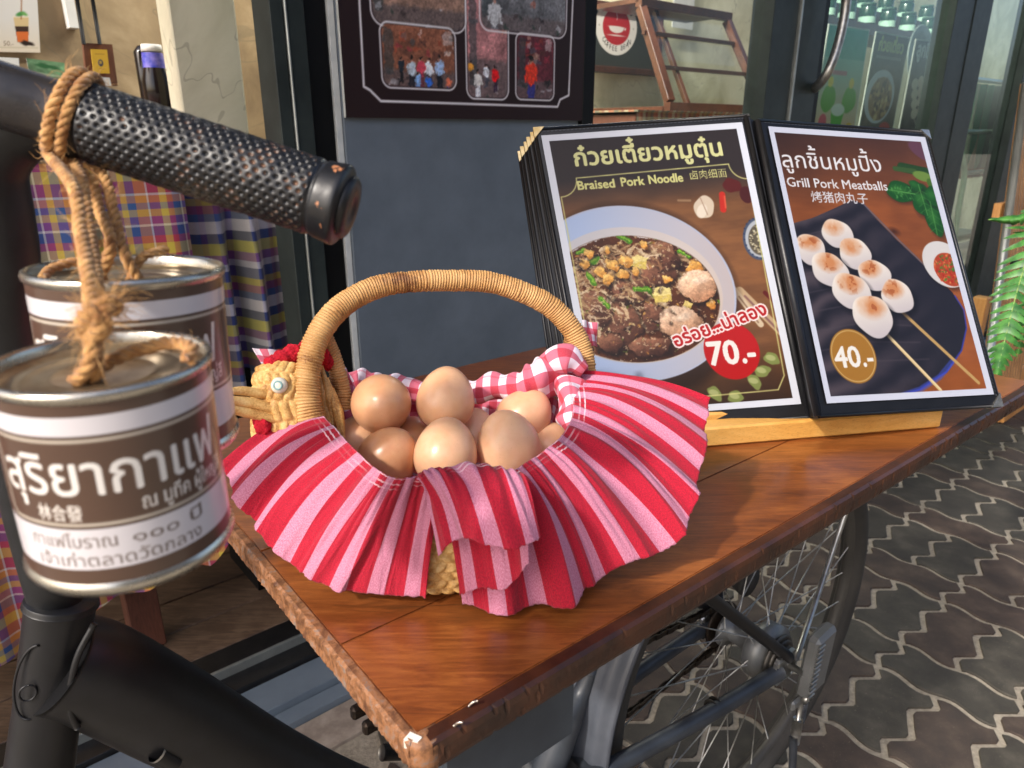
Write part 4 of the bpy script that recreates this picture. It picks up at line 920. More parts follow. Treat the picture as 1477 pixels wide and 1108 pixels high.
tube('stem_clamp', [atd(-60, 470, .36), atd(-8, 480, .365), atd(14, 484, .372)], .008, M['blackmetal'], bk, 8, 14)
ht0, ht1 = bpl(89, 866), bpl(52, 1150)
hd = ht1-ht0
tube('head_tube', [ht0, ht0+hd*.02, ht0+hd*.03, ht0+hd*.5, ht1], [.0205, .0222, .0205, .0200, .0215], M['blackmetal'], bk, 60, 36)
tube('down_tube', [bpl(84, 955), bpl(140, 972), bpl(250, 1030), bpl(400, 1112), bpl(520, 1160), bpl(640, 1185), bpl(760, 1190)], [.033, .0345, .035, .033, .031, .029, .026], M['blackmetal'], bk, 60, 36)
wp_ = [bpl(x, y, .0) for x, y in ((131, 886), (108, 930), (97, 975), (97, 1010), (107, 1034))]
wd_ = np.array([-BS*0+BS*.019]*5); tube('weld_bead', [p_*1.0+BS*.012+(O0-p_)/np.linalg.norm(O0-p_)*.021 for p_ in wp_], .0022, M['blackmetal'], bk, 24, 8)
# cast badge on the head tube: raised oval ring
bc = bpl(48, 985); vd = (O0-bc)/np.linalg.norm(O0-bc); MM = axisM(vd*1.0); hu = hd/np.linalg.norm(hd)
ring = [bc+vd*.0195-hu*.026*math.cos(t)+np.cross(vd, hu)*.012*math.sin(t)-vd*.006*abs(math.sin(t)) for t in np.linspace(0, 2*np.pi, 30)]
tube('badge', ring, .0009, M['blackmetal'], bk, 60, 6)
bc2 = bpl(40, 1000); ring = [bc2+(O0-bc2)/np.linalg.norm(O0-bc2)*.0205-hu*.0055*math.cos(t)+np.cross(vd, hu)*.0055*math.sin(t) for t in np.linspace(0, 2*np.pi, 20)]; tube('badge', ring, .0007, M['blackmetal'], bk, 40, 6)
tube('cable_stop', [bpl(226, 1086, .03), bpl(252, 1102, .03)], .0062, M['blackmetal'], bk, 4, 16, caps=False)
tube('cable_stop', [bpl(225.5, 1085.7, .03), bpl(228, 1087.2, .03)], [.0066, .0066], M['silver'], bk, 3, 16, caps=False)
# crank and pedal glimpsed under the end of the board
pe = bpl(532, 1062, -.12)
for k in (0, 1): V, Fc = boxV(pe+BS*(-.02-.03*k)+np.array([0, 0, -.01]), BD*.055, BS*.012, (0, 0, .018), .003); mesh('pedal', V, Fc, M['chain'], bk, smooth=False)
BBp = bpl(783, 1122)
tube('crank', [pe+BS*.03, BBp-BS*.06], .009, M['greasy'], bk, 2, 10, straight=True)
tube('seat_tube', [bpl(852, 968, .0), bpl(838, 1000, .0), bpl(818, 1035), bpl(800, 1080), BBp], [.010, .0105, .019, .021, .022], M['greymetal'], bk, 24, 24)
tube('bottom_bracket', [BBp-BS*.045, BBp+BS*.045], .024, M['greymetal'], bk, 2, 24, straight=True)
tube('down_tube', [bpl(760, 1190), BBp], .026, M['blackmetal'], bk, 2, 24, straight=True)
st_top = HUB+BD*-.36+np.array([0, 0, .70])
tube('seat_tube', [bpl(852, 968, .0), st_top], .010, M['greymetal'], bk, 2, 20, straight=True)
HZ = np.array([0, 0, .335]); HC = HUB+HZ
for s in (-1, 1):
    e0 = HC+BS*s*.066
    c0 = BBp+BS*s*.030
    tube('chain_stay', [c0, c0*.5+e0*.5+BS*s*.006, e0-BD*.02-np.array([0, 0, .004])], .0115, M['greymetal'], bk, 14, 18)
    tube('seat_stay', [HUB+BD*-.33+BS*s*.03+np.array([0, 0, .66]), e0+np.array([0, 0, .012])], .0088, M['blackmetal'], bk, 10, 16)
    V, Fc = boxV(e0-BD*.034-np.array([0, 0, .024])-BS*.003, BD*.052, BS*.006, (0, 0, .046), .006); mesh('dropout', V, Fc, M['silver'], bk, smooth=False)
cl_ = (BBp+BS*.030)*.36+(HC+BS*.066)*.64
for k in (0, 1): tube('cable_clip', [cl_-BD*(.004+.009*k), cl_-BD*(.0+.009*k)-BD*.003], .0128, M['greasy'], bk, 2, 18, straight=True)
tube('bridge', [BBp+BD*.055-BS*.03, BBp+BD*.055+BS*.034], .010, M['greymetal'], bk, 2, 14, straight=True)
# wheel
wh = empty('rear_wheel', HC); wh.parent = bk; wh.location = Vector((HC-wloc(bk)).tolist())
def ringmesh(name, prof, m, parent, n=128, a0=0., a1=2*math.pi):
    """profile (radius, s) swept round the axle"""
    full = abs(a1-a0-2*math.pi) < 1e-6; A = np.linspace(a0, a1, n, endpoint=not full); prof = np.array(prof)
    V = HC+(prof[None, :, 0, None]*(np.cos(A)[:, None, None]*BD+np.sin(A)[:, None, None]*np.array([0, 0, 1.]))+prof[None, :, 1, None]*BS)
    return mesh(name, V.reshape(-1, 3), gridfaces(n, len(prof), full, True), m, parent)
tr = [(.315+.020*math.cos(a)*(1+.03*math.cos(a*9)), .022*math.sin(a)) for a in np.linspace(0, 2*np.pi, 40, endpoint=False)]
ringmesh('tyre', tr, M['tyre'], wh, 160)
tr = []
for k in range(160):
    pass
ringmesh('rim', [(.300, -.012), (.303, -.013), (.303, .013), (.300, .012), (.291, .007), (.288, 0), (.291, -.007)], M['rimgrey'], wh, 128)
sm = None
for k in range(32):
    a = k/32*2*math.pi; sd_ = 1 if k % 2 else -1; a2 = a+(.55 if (k//2) % 2 else -.55)
    p0 = HC+.026*(math.cos(a2)*BD+math.sin(a2)*np.array([0, 0, 1]))+BS*sd_*.030; p1 = HC+.292*(math.cos(a)*BD+math.sin(a)*np.array([0, 0, 1]))+BS*sd_*.002
    tube('spoke', [p0, p1], .00105, M['silver'], wh, 2, 5, straight=True)
SAX = np.stack([BD, np.array([0, 0, 1.]), BS], 1)
lathe('hub', [(0, -.04), (.03, -.04), (.03, -.034), (.016, -.03), (.016, .004), (.034, .010), (.045, .018), (.046, .042), (.0, .046)], HC, M['alloy'], wh, 40, SAX)
for k, r_ in enumerate((.038, .032, .025)): lathe('brake_ring', [(0, .046+.005*k), (r_, .0485+.005*k), (r_, .051+.005*k), (r_-.004, .0535+.005*k), (0, .0535+.005*k)], HC, M['greasy'], wh, 32, SAX)
lathe('sprocket', [(.0, -.052), (.036, -.052), (.040, -.051), (.040, -.048), (.036, -.047), (0, -.047)], HC, M['chain'], wh, 36, SAX)
lathe('axle_cover', [(0, -.085), (.012, -.084), (.022, -.075), (.026, -.060), (.026, -.053), (0, -.053)], HC+BD*.075+np.array([0, 0, .045]), M['tyre'], bk, 28, SAX)
tube('axle', [HC-BS*.09, HC+BS*.092], .005, M['silver'], wh, 2, 10, straight=True)
# fenders: swept shells
fp_ = [(.356+.020*math.cos(t)+.0018*math.cos(t*9), .044*math.sin(t)) for t in np.linspace(-1.5, 1.5, 25)]; fp_ += [(r_-.002, s_) for r_, s_ in fp_[::-1]]
M['fender'] = pm('grey_fender_paint', (66, 70, 78), (84, 88, 96), 14, .4)
ringmesh('fender', fp_, M['fender'], bk, 70, math.radians(60), math.radians(208))
fr_ = [(.352+.004*math.cos(t), .022*math.sin(t)) for t in np.linspace(-1.5, 1.5, 7)]; fr_ += [(r_-.002, s_) for r_, s_ in fr_[::-1]]
e1 = HC+BS*.072+BD*.012+np.array([0, 0, .004]); tube('fender_stay', [e1, HC+BS*.034+.35*(math.cos(math.radians(52))*BD+math.sin(math.radians(52))*np.array([0, 0, 1]))], .0042, M['silver'], bk, 2, 10, straight=True)
# brake arm with ribs, spring, pull rod, cable
ba = HC+BS*.088+BD*.006+np.array([0, 0, .004])
V, Fc = boxV(ba-BD*.012-np.array([0, 0, .045])-BS*.004, BD*.052+np.array([0, 0, .006]), BS*.022, BD*.012+np.array([0, 0, .100]), .006); mesh('brake_arm', V, Fc, M['alloy'], bk, smooth=False)
for k in range(11): c_ = ba-BD*.0125+BS*.0175+np.array([0, 0, -.036+.0082*k])+BD*.0009*k; V, Fc = boxV(c_, BD*.016, BS*.0035, (0, 0, .0032), .0006); mesh('rib', V, Fc, M['silver'], bk, smooth=False)
tube('brake_nut', [ba+BS*.008+np.array([0, 0, -.046]), ba+BS*.016+np.array([0, 0, -.05])], .009, M['silver'], bk, 2, 6, straight=True)
V, Fc = boxV(ba-BD*.028-np.array([0, 0, .062]), BD*.05, BS*.008, (0, 0, .018), .004); mesh('torque_arm', V, Fc, M['alloy'], bk, smooth=False)
sp0 = HC+BS*.082+BD*.038+np.array([0, 0, -.032]); sp1 = sp0+np.array([0, 0, -.085])-BD*.004
def helix(a, b, R, turns, n):
    d = b-a; MM = axisM(d); t = np.linspace(0, 1, n); return a+d*t[:, None]+R*(np.cos(t*turns*2*np.pi)[:, None]*MM[:, 0]+np.sin(t*turns*2*np.pi)[:, None]*MM[:, 1])
V, Fc = tubeV(helix(sp0, sp1, .0062, 26, 520), .0014, 6); mesh('spring', V, Fc, M['spring'], bk)
tube('spring_cap', [sp0+np.array([0, 0, .022]), sp0], .0078, M['blackmetal'], bk, 2, 14, straight=True)
k0 = sp0-BD*.022+BS*.006+np.array([0, 0, -.035]); tube('pull_rod', [k0+np.array([0, 0, .03]), k0-np.array([0, 0, .035])], .0035, M['silver'], bk, 2, 10, straight=True)
tube('rod_end', [k0-np.array([0, 0, .030]), k0-np.array([0, 0, .075])], .0075, M['silver'], bk, 2, 14, straight=True)
tube('kickstand', [k0-np.array([0, 0, .06])-BD*.006, k0-np.array([0, 0, .16])-BD*.012+BS*.02, np.array([*(k0-BD*.03+BS*.09)[:2], .006])], .006, M['greymetal'], bk, 16, 12)
# chain on the far side: links
cp0, cp1 = HC-BS*.05+np.array([0, 0, .040]), BBp-BS*.05+np.array([0, 0, .075]); cp2, cp3 = HC-BS*.05-np.array([0, 0, .040]), BBp-BS*.05-np.array([0, 0, .075])
for a_, b_2 in ((cp0, cp1), (cp2, cp3)):
    parts = []
    L = np.linalg.norm(b_2-a_); n = int(L/.0127); d = (b_2-a_)/L; up = np.cross(d, BS)
    for k in range(n):
        c_ = a_+d*(k+.5)*L/n
        for s in ((-.004, .0015), (.0025, .0015)):
            ss = s[0]+(.0012 if k % 2 else 0)*(1 if s[0] < 0 else -1); parts.append(boxV(c_-d*.0075-up*.0042+BS*ss, d*.015, up*.0084, BS*.0014, .0))
    V, Fc = join(parts); mesh('chain', V, Fc, M['chain'], bk, smooth=False)['kind'] = 'stuff'
lathe('chainring', [(.03, -.052), (.085, -.0515), (.089, -.0505), (.089, -.049), (.085, -.048), (.03, -.0478)], BBp, M['greasy'], bk, 44, SAX)
# rack carrying the board
for s in (-.11, .13): tube('rack_rail', [HUB+BD*-.38+BS*s+np.array([0, 0, TZ-.096]), HUB+BD*.22+BS*s+np.array([0, 0, TZ-.096])], .0095, M['blackmetal'], bk, 2, 12, straight=True)
for a_ in (-.36, -.08, .2): tube('rack_bar', [HUB+BD*a_-BS*.12+np.array([0, 0, TZ-.105]), HUB+BD*a_+BS*.14+np.array([0, 0, TZ-.105])], .008, M['blackmetal'], bk, 2, 12, straight=True)
for s in (-.066,): tube('rack_strut', [HC+BS*s+np.array([0, 0, .01]), HUB+BD*.19+BS*s*1.3+np.array([0, 0, TZ-.105])], .006, M['blackmetal'], bk, 2, 10, straight=True)

# ================================================================== MENU AND ITS EASEL
S3 = 1.03
mL = [O0+(np.array(p)-O0)*S3 for p in ((.030, .787, 1.076), (.238, .794, 1.089), (.289, .674, .823), (.081, .667, .809))]
mR = [O0+(np.array(p)-O0)*S3 for p in ((.267, .799, 1.085), (.463, .855, 1.074), (.495, .696, .825), (.299, .641, .836))]
M['leather'] = pm('black_leatherette', (9, 9, 12), (16, 16, 19), 60, .38, bs=700, bst=.25, bd=.0005)
M['stitch'] = pm('grey_stitch', (60, 64, 70), None, 60, .7)
M['brass'] = pm('brass_corner', (188, 160, 104), (226, 206, 160), 60, .28, .9)
M['steelc'] = pm('steel_corner', (170, 168, 160), (214, 212, 206), 60, .25, .9)
mn = empty('menu_book', (mL[2]+mR[3])/2, 'open black menu book showing a noodle page and a meatball skewer page', 'menu')
def qn(q4): n = np.cross(q4[1]-q4[0], q4[3]-q4[0]); return n/np.linalg.norm(n)     # away from viewer
def expand(q4, l, t, r, b):
    TL, TR, BR, BL = q4; ux = (TR-TL)/np.linalg.norm(TR-TL); uy = (BL-TL)/np.linalg.norm(BL-TL); ux2 = (BR-BL)/np.linalg.norm(BR-BL); uy2 = (BR-TR)/np.linalg.norm(BR-TR)
    return [TL-ux*l-uy*t, TR+ux*r-uy2*t, BR+ux2*r+uy2*b, BL-ux2*l+uy*b]
nL, nR = qn(mL), qn(mR)
cL, cR = expand(mL, .0055, .008, .010, .014), expand(mR, .010, .008, .0065, .012)
def cover(q4, n, name='cover', th=.0032): return panel(name, [p+n*.0012 for p in q4], th, M['leather'], mn)
cover(cL, nL); cover(cR, nR)
def binding(q4, n, sides=(0, 1, 2, 3), r=.0016):
    for k in sides:
        a_, b_2 = q4[k], q4[(k+1) % 4]; tube('binding', [a_+n*.002, b_2+n*.002], r*1.25, M['leather'], mn, 2, 8, straight=True)
binding(cL, nL, (0, 2, 3)); binding(cR, nR, (0, 1, 2))
def stitches(a_, b_2, n):
    L = np.linalg.norm(b_2-a_); d = (b_2-a_)/L; k = int(L/.0042); pr = []
    nn = -n; sx_ = np.cross(d, nn)
    for i in range(k): pr.append(boxV(a_+d*(i+.2)*L/k+nn*.0001-sx_*.00025, d*.0022, sx_*.0005, nn*.0004, 0))
    V, Fc = join(pr); mesh('stitching', V, Fc, M['stitch'], mn, smooth=False)['kind'] = 'stuff'
e1_ = expand(mL, .002, .0045, .004, .008); stitches(e1_[0], e1_[1], nL); e1_ = expand(mR, .004, .0045, .003, .007); stitches(e1_[0], e1_[1], nR); stitches(e1_[1], e1_[2], nR)
# spine strips
spt, spb = (cL[1]+cR[0])/2, (cL[2]+cR[3])/2; nS = (nL+nR)/2; nS /= np.linalg.norm(nS)
for k, (a_, b_2) in enumerate(((cL[1]-np.array([.004, 0, 0]), cL[2]-np.array([.004, 0, 0])), (cR[0], cR[3]))): tube('spine_roll', [a_+nS*.004, b_2+nS*.004], .0042, M['leather'], mn, 2, 12, straight=True)
panel('spine', [cL[1]+nS*.005, cR[0]+nS*.005, cR[3]+nS*.005, cL[2]+nS*.005], .003, M['leather'], mn)
def corner(c, ux, uy, n, m, s=.011):
    P = [c, c+ux*s, c+uy*s]; V = [p-n*.0012 for p in P]+[p+n*.0062 for p in P]; mesh('corner_cap', V, [[0, 1, 2], [3, 5, 4], [0, 3, 4, 1], [0, 2, 5, 3], [1, 4, 5, 2]], m, mn, smooth=False)
un = lambda v: v/np.linalg.norm(v)
corner(cR[1]+un(cR[1]-cR[0])*.0016-un(cR[2]-cR[1])*.0016, -un(cR[1]-cR[0]), un(cR[2]-cR[1]), nR, M['steelc'], .012)
corner(cR[2]+un(cR[2]-cR[3])*.0016+un(cR[2]-cR[1])*.0016, -un(cR[2]-cR[3]), -un(cR[2]-cR[1]), nR, M['steelc'], .015)
corner(cL[0]-un(cL[1]-cL[0])*.0016-un(cL[3]-cL[0])*.0016, un(cL[1]-cL[0]), un(cL[3]-cL[0]), nL, M['brass'], .012)
# the other sleeves fanned behind the left page
uxL = un(cL[1]-cL[0]); uyL = un(cL[3]-cL[0])
for k in range(5):
    off = nL*(.0045+.0048*k)-uxL*(.0038*(k+1)+.0006*(k % 2))+uyL*(.003*(k+1)); tw_ = .0012*k*uxL
    q4 = [cL[0]+off, cL[1]+nL*(.0045+.0048*k), cL[2]+nL*(.0045+.0048*k)-uyL*.001*k, cL[3]+off-tw_*2-uyL*.004*k]
    panel('sleeve', q4, .0022, M['leather'], mn); tube('binding', [q4[0]+nL*.001, q4[3]+nL*.001], .0017, M['leather'], mn, 2, 8, straight=True)
    corner(q4[0]-uxL*.0014-uyL*.0014, uxL, uyL, nL, M['brass'], .012)
# --- left page art
cv = Cv(210, 298, .62)
W, H = 210, 298
n1 = cv.noise(46, 1); n2 = cv.noise(5, 2, .25, 1.)
wood_ = np.stack([118+60*n1+26*n2, 84+44*n1+20*n2, 56+30*n1+12*n2], -1); cv.C = wood_*.92
cv.put(np.clip(1-(cv.Y-50)/34, 0, 1), (66, 56, 56)); cv.put(np.clip(1-(cv.X-4)/26, 0, 1)*np.clip((cv.Y-60)/60, 0, 1), (70, 52, 44), .5)
cv.put(np.clip((cv.Y-232)/60, 0, 1), (60, 42, 32), .8)
g_ = random.Random(11)
# side items: garlic, chillies, dish, lemongrass, scallion ends
cv.ell(186, 67, 9, 8, .3, (112, 34, 26), wob=.1); cv.ell(199, 78, 7, 9, 0, (96, 30, 30)); cv.cap(174, 76, 172, 92, 3.2, (206, 62, 40)); cv.cap(176, 78, 175, 90, .9, (236, 130, 100), .7)
cv.ell(153, 88, 10.5, 12, .5, (222, 208, 190), wob=.06, seed=3); cv.ell(150, 92, 5, 8, .5, (240, 230, 216), .8); cv.cap(140, 80, 128, 79, 1.2, (170, 140, 110)); cv.line([(151, 78), (155, 96)], .5, (186, 160, 140))
cv.ell(203, 125, 17, 23, .25, (96, 106, 128)); cv.ell(203, 125, 14.5, 20, .25, (196, 200, 206)); cv.ell(204, 126, 12.5, 17, .25, (120, 112, 96))
for k in range(130): a = g_.uniform(0, 6.28); r_ = math.sqrt(g_.random()); cv.ell(204+11*r_*math.cos(a), 126+15*r_*math.sin(a), .8, .6, 0, g_.choice([(210, 200, 170), (90, 84, 70), (230, 224, 200)]))
for k in range(22): a = k/22*6.28; cv.ell(203+15.6*math.cos(a), 125+21.4*math.sin(a), .8, .8, 0, (60, 74, 110))
cv.cap(172, 178, 207, 226, 4.2, (206, 182, 150)); cv.cap(176, 184, 207, 228, 1.2, (150, 110, 110), .8); cv.cap(166, 176, 186, 214, 3.2, (222, 204, 178)); cv.cap(170, 184, 184, 212, .8, (150, 120, 100), .8); cv.cap(197, 182, 208, 196, 2.2, (120, 40, 34))
for (x, y) in ((126, 281), (146, 286), (178, 262), (190, 250), (168, 272)): cv.ell(x, y, 8, 6, g_.uniform(0, 2), (150, 160, 100), wob=.12, seed=int(x)); cv.ell(x-1, y-1, 5, 3, .3, (196, 200, 150), .8)
# bowl
bx, by = 60, 172
cv.ell(bx+2, by+8, 108, 102, .05, (40, 26, 20), .55, soft=5)
cv.ell(bx, by, 108, 92, .04, (196, 202, 222)); sh_ = np.clip((cv.X-20)/150, 0, 1)[..., None]
m = cv.ell(bx, by, 106, 90.5, .04); cv.C = cv.C*(1-m[..., None])+(np.array((190, 206, 236))*(1-sh_)+np.array((206, 196, 196))*sh_)*m[..., None]
m = cv.ell(bx+2, by+2, 92, 71, .04); cv.put(m, (228, 214, 200), .55); 
lower = m*np.clip((cv.Y-by)/60, 0, 1); cv.put(lower, (206, 180, 150), .4)
soup = cv.ell(bx+2, by+6, 88, 66, .04)
ns_ = cv.noise(18, 9)[..., None]; cv.C = cv.C*(1-soup[..., None])+(np.array((62, 36, 22))+ns_*np.array((74, 48, 28)))*soup[..., None]
old = cv.C.copy()
def rimg(m_): pass
for k in range(330):      # noodles
    a = g_.uniform(0, 6.28); r_ = math.sqrt(g_.random()); x = bx+2+80*r_*math.cos(a); y = by+4+58*r_*math.sin(a)
    if (x > bx+30 and y > by+8) or y > by+40: continue
    th = g_.uniform(-.6, .9); L = g_.uniform(6, 16); c = g_.choice([(206, 184, 152), (184, 158, 124), (222, 206, 180), (160, 130, 96)])
    cv.line([(x, y), (x+L*.5*math.cos(th), y+L*.5*math.sin(th)+g_.uniform(-2, 2)), (x+L*math.cos(th), y+L*math.sin(th))], g_.uniform(.7, 1.3), c, .85)
def lump(x, y, rx, ry, rot, base, hi, seed, wob=.12):
    cv.ell(x+1.5, y+2, rx*1.05, ry*1.05, rot, (30, 18, 12), .55, soft=2, wob=wob, seed=seed); m_ = cv.ell(x, y, rx, ry, rot, wob=wob, seed=seed)
    m_ = m_*np.clip(1.25-1.2*np.clip((np.hypot((cv.X-x)/rx, (cv.Y-y)/ry)-.72)*3, 0, 1)*cv.noise(4, seed+50), 0, 1)
    n_ = cv.noise(max(3, rx*.5), seed)[..., None]; lit = np.clip(.6-((cv.X-x)*.3+(cv.Y-y))/(ry*2.4), 0, 1)[..., None]
    c = np.array(base)*(1-lit)+np.array(hi)*lit; c = c*(.70+.36*n_+.26*cv.noise(2.2, seed+7, .5, 1.)[..., None]); cv.C = cv.C*(1-m_[..., None])+c*m_[..., None]
for x, y, rx, ry, rot, seed in ((40, 205, 24, 26, .3, 1), (62, 166, 22, 16, .1, 2), (92, 154, 20, 13, -.3, 3), (22, 186, 18, 18, .4, 4), (100, 135, 16, 15, .6, 5), (78, 198, 10, 16, .2, 6), (30, 222, 14, 9, .1, 7), (70, 228, 24, 9, 0, 8), (130, 176, 8, 9, .2, 9)):
    lump(x, y, rx, ry, rot, (74, 44, 34), (172, 128, 104), seed)
for k in range(26): x, y = g_.choice(((40, 205), (62, 166), (92, 154), (22, 186))); cv.cap(x+g_.uniform(-16, 16), y+g_.uniform(-14, 14), x+g_.uniform(-16, 16), y+g_.uniform(-14, 14), .35, (170, 126, 104), .4)
for k in range(150):      # small bits of fat, garlic, seeds
    a = g_.uniform(0, 6.28); r_ = math.sqrt(g_.random()); x = bx+2+84*r_*math.cos(a); y = by+6+62*r_*math.sin(a)
    cv.ell(x, y, g_.uniform(.5, 2.0), g_.uniform(.4, 1.3), g_.uniform(0, 3), g_.choice([(230, 190, 110), (200, 150, 80), (240, 220, 170), (110, 130, 40), (40, 24, 16)]), .85)
for x, y, r_ in ((48, 142, 7), (34, 148, 6), (62, 138, 8), (20, 138, 6), (40, 156, 7), (130, 150, 9), (56, 152, 6), (26, 128, 5), (140, 190, 5)): lump(x, y, r_, r_*.85, g_.uniform(0, 2), (186, 122, 50), (240, 196, 120), int(x), .15)
for x, y, s_, ro in ((76, 140, 8, .3), (92, 176, 9, -.1), (116, 190, 5, .4)): 
    co, si = math.cos(ro), math.sin(ro); pl = np.array([(x+s_*(a*co-b*si), y+s_*.85*(a*si+b*co)) for a, b in ((-1, -1), (1, -.9), (.95, 1), (-1.05, .9))]); m_ = cv.fillpolys([pl]); cv.put(m_, (214, 190, 110)); cv.put(m_*(cv.Y < y), (240, 222, 160), .7)
for x, y, rx, ry, s_ in ((130, 169, 20, 17, 31), (105, 206, 22, 18, 33)): lump(x, y, rx, ry, .1, (176, 128, 96), (240, 214, 190), s_, .05); cv.ell(x+4, y-ry*.35, rx*.4, ry*.2, -.2, (250, 236, 220), .5, soft=2)
for x0, y0, x1, y1, r_ in ((78, 170, 88, 178, 2.6), (66, 168, 76, 170, 2.4), (22, 140, 34, 134, 2.5), (20, 150, 26, 160, 2.2), (92, 112, 98, 116, 2), (112, 120, 122, 126, 2.4), (60, 112, 68, 118, 3), (118, 132, 126, 138, 2.2), (30, 176, 36, 184, 2.6), (14, 126, 22, 124, 2.2), (148, 188, 154, 192, 2)):
    cv.cap(x0, y0, x1, y1, r_, (96, 150, 40)); cv.cap(x0, y0-.8, x1, y1-.8, r_*.4, (170, 206, 90), .8)
for k in range(60): a = g_.uniform(0, 6.28); r_ = math.sqrt(g_.random()); cv.ell(bx+2+84*r_*math.cos(a), by+6+62*r_*math.sin(a), g_.uniform(.3, .8), .4, 0, (250, 236, 214), .9)
for k in range(190):
    a = g_.uniform(2.4, 5.2); r_ = math.sqrt(g_.random()); x = bx+2+80*r_*math.cos(a); y = by+4+58*r_*math.sin(a)
    if x > bx+36: continue
    th = g_.uniform(-.9, 1.1); L = g_.uniform(6, 20); c = g_.choice([(226, 204, 170), (200, 172, 134), (236, 220, 192), (170, 132, 100)])
    cv.line([(x, y), (x+L*.5*math.cos(th), y+L*.5*math.sin(th)+g_.uniform(-3, 3)), (x+L*math.cos(th+.5), y+L*math.sin(th+.3))], g_.uniform(.6, 1.2), c, .8)
for x0, y0, x1, y1, r_ in ((78, 170, 88, 178, 2.6), (66, 168, 76, 170, 2.4), (22, 140, 34, 134, 2.5), (20, 150, 26, 160, 2.2), (30, 176, 36, 184, 2.6), (60, 112, 68, 118, 3)):
    cv.cap(x0, y0, x1, y1, r_, (96, 150, 40)); cv.cap(x0, y0-.8, x1, y1-.8, r_*.4, (170, 206, 90), .8)
for x, y, r_ in ((48, 142, 7), (34, 148, 6), (62, 138, 8), (20, 138, 6), (40, 156, 7), (56, 152, 6), (26, 128, 5), (70, 150, 5), (100, 160, 5), (84, 122, 5), (46, 126, 4)): lump(x, y, r_, r_*.85, g_.uniform(0, 2), (196, 136, 60), (246, 210, 140), int(x), .15)
for x, y, s_, ro in ((76, 140, 8, .3), (92, 176, 9, -.1)):
    co, si = math.cos(ro), math.sin(ro); pl = np.array([(x+s_*(a*co-b*si), y+s_*.85*(a*si+b*co)) for a, b in ((-1, -1), (1, -.9), (.95, 1), (-1.05, .9))]); m_ = cv.fillpolys([pl]); cv.put(m_, (224, 204, 124)); cv.put(m_*(cv.Y < y), (246, 232, 176), .7)
for k in range(16): a = g_.uniform(0, 6.28); r_ = math.sqrt(g_.random()); x = bx+2+78*r_*math.cos(a); y = by+6+56*r_*math.sin(a); cv.ell(x, y, g_.uniform(2, 4.5), g_.uniform(1, 2.2), g_.uniform(0, 3), (34, 18, 10), .7, soft=1.2); cv.ell(x+1, y-1.2, 1.6, .5, g_.uniform(0, 3), (246, 232, 210), .8)
cv.warp(np.clip(soup, 0, 1), 2.0, 7, 61); cv.warp(np.clip(soup, 0, 1), 1.0, 2.6, 71)
tx = cv.noise(1.9, 77)[..., None]; m2 = np.clip(soup, 0, 1)[..., None]; cv.C = cv.C*(1-m2)+cv.C*(.86+.28*tx)*m2; cv.put(soup*(cv.noise(3.2, 78) > .74), (236, 214, 184), .55)
m2 = np.clip(soup, 0, 1); cv.C = old*(1-m2[..., None])+cv.C*m2[..., None]
# line frame
LC = (222, 220, 160)
arc = lambda cx, cy, r, a0, a1: [(cx+r*math.cos(t), cy+r*math.sin(t)) for t in np.linspace(a0, a1, 9)]
cv.line([(9, 264), (9, 67)]+arc(9, 48, 19, math.pi/2, 0)+[(28, 48), (186, 44)]+arc(204, 44, 17, math.pi, math.pi/2)[0:]+[(204, 61), (199, 266)]+[(199, 268)]+[(190, 282), (60, 284)], .55, LC)
cv.text('ก๋วยเตี๋ยวหมูตุ๋น', 30, 35, width=153, size=25, c=(228, 228, 176), bold=.7, rot=-.006)
cv.text('Braised', 28, 60.5, width=38, size=13, c=LC, bold=.4); cv.text('Pork', 73, 59.9, width=24, size=13, c=LC, bold=.4); cv.text('Noodle', 102, 59.2, width=35, size=13, c=LC, bold=.4); cv.text('卤肉细面', 145, 57, width=38, size=10.5, c=LC)
cv.ell(151.5, 239, 28, 29.5, 0, (200, 28, 34)); cv.text('70', 127.5, 252, width=30, size=34, c=(245, 240, 236), bold=1.0); cv.text('.-', 161, 252, width=13, size=34, c=(245, 240, 236), bold=.8)
cv.text('อร่อย...น่าลอง', 97, 231, width=102, size=19, c=(196, 30, 40), bold=.5, rot=-.27, outline=(1.7, (250, 238, 236)))
fr_m = cv.rrect(7, 6.5, W-7, H-6.5, 0); cv.put(1-fr_m, (232, 236, 246))
quadsheet('page', [p-nL*.0006 for p in mL], cv, M['sleeve'], mn, .58, 1.3)
# --- right page art
cv = Cv(203, 298, .62); W, H = 203, 298
n1 = cv.noise(70, 21, 1, .6); n2 = cv.noise(7, 22, .22, 1.)
cv.C = np.stack([126+66*n1+22*n2, 78+44*n1+16*n2, 44+28*n1+10*n2], -1); cv.put(np.clip(1-cv.Y/90, 0, 1)*.75, (74, 54, 50)); cv.put(np.clip(1-cv.X/90, 0, 1)*np.clip(1-cv.Y/110, 0, 1), (66, 50, 46), .6)
cv.ell(128, 117, 5, 3, .3, (70, 40, 24), .8, soft=3)
plate = cv.fillpolys([np.array([(0, 112), (30, 104), (60, 92), (84, 82), (97, 86), (110, 104), (130, 128), (160, 160), (184, 186), (192, 206), (190, 226), (176, 250), (150, 272), (110, 290), (60, 300), (0, 300)])])
rd = cv.Y*.5+cv.X*.22; st_ = .5+.5*np.sin(rd*.42+cv.noise(40, 5)*5)
pc = np.array((54, 52, 64))+st_[..., None]*np.array((52, 44, 40))*(1-np.clip(cv.X/170, 0, 1))[..., None]; cv.C = cv.C*(1-plate[..., None])+pc*plate[..., None]
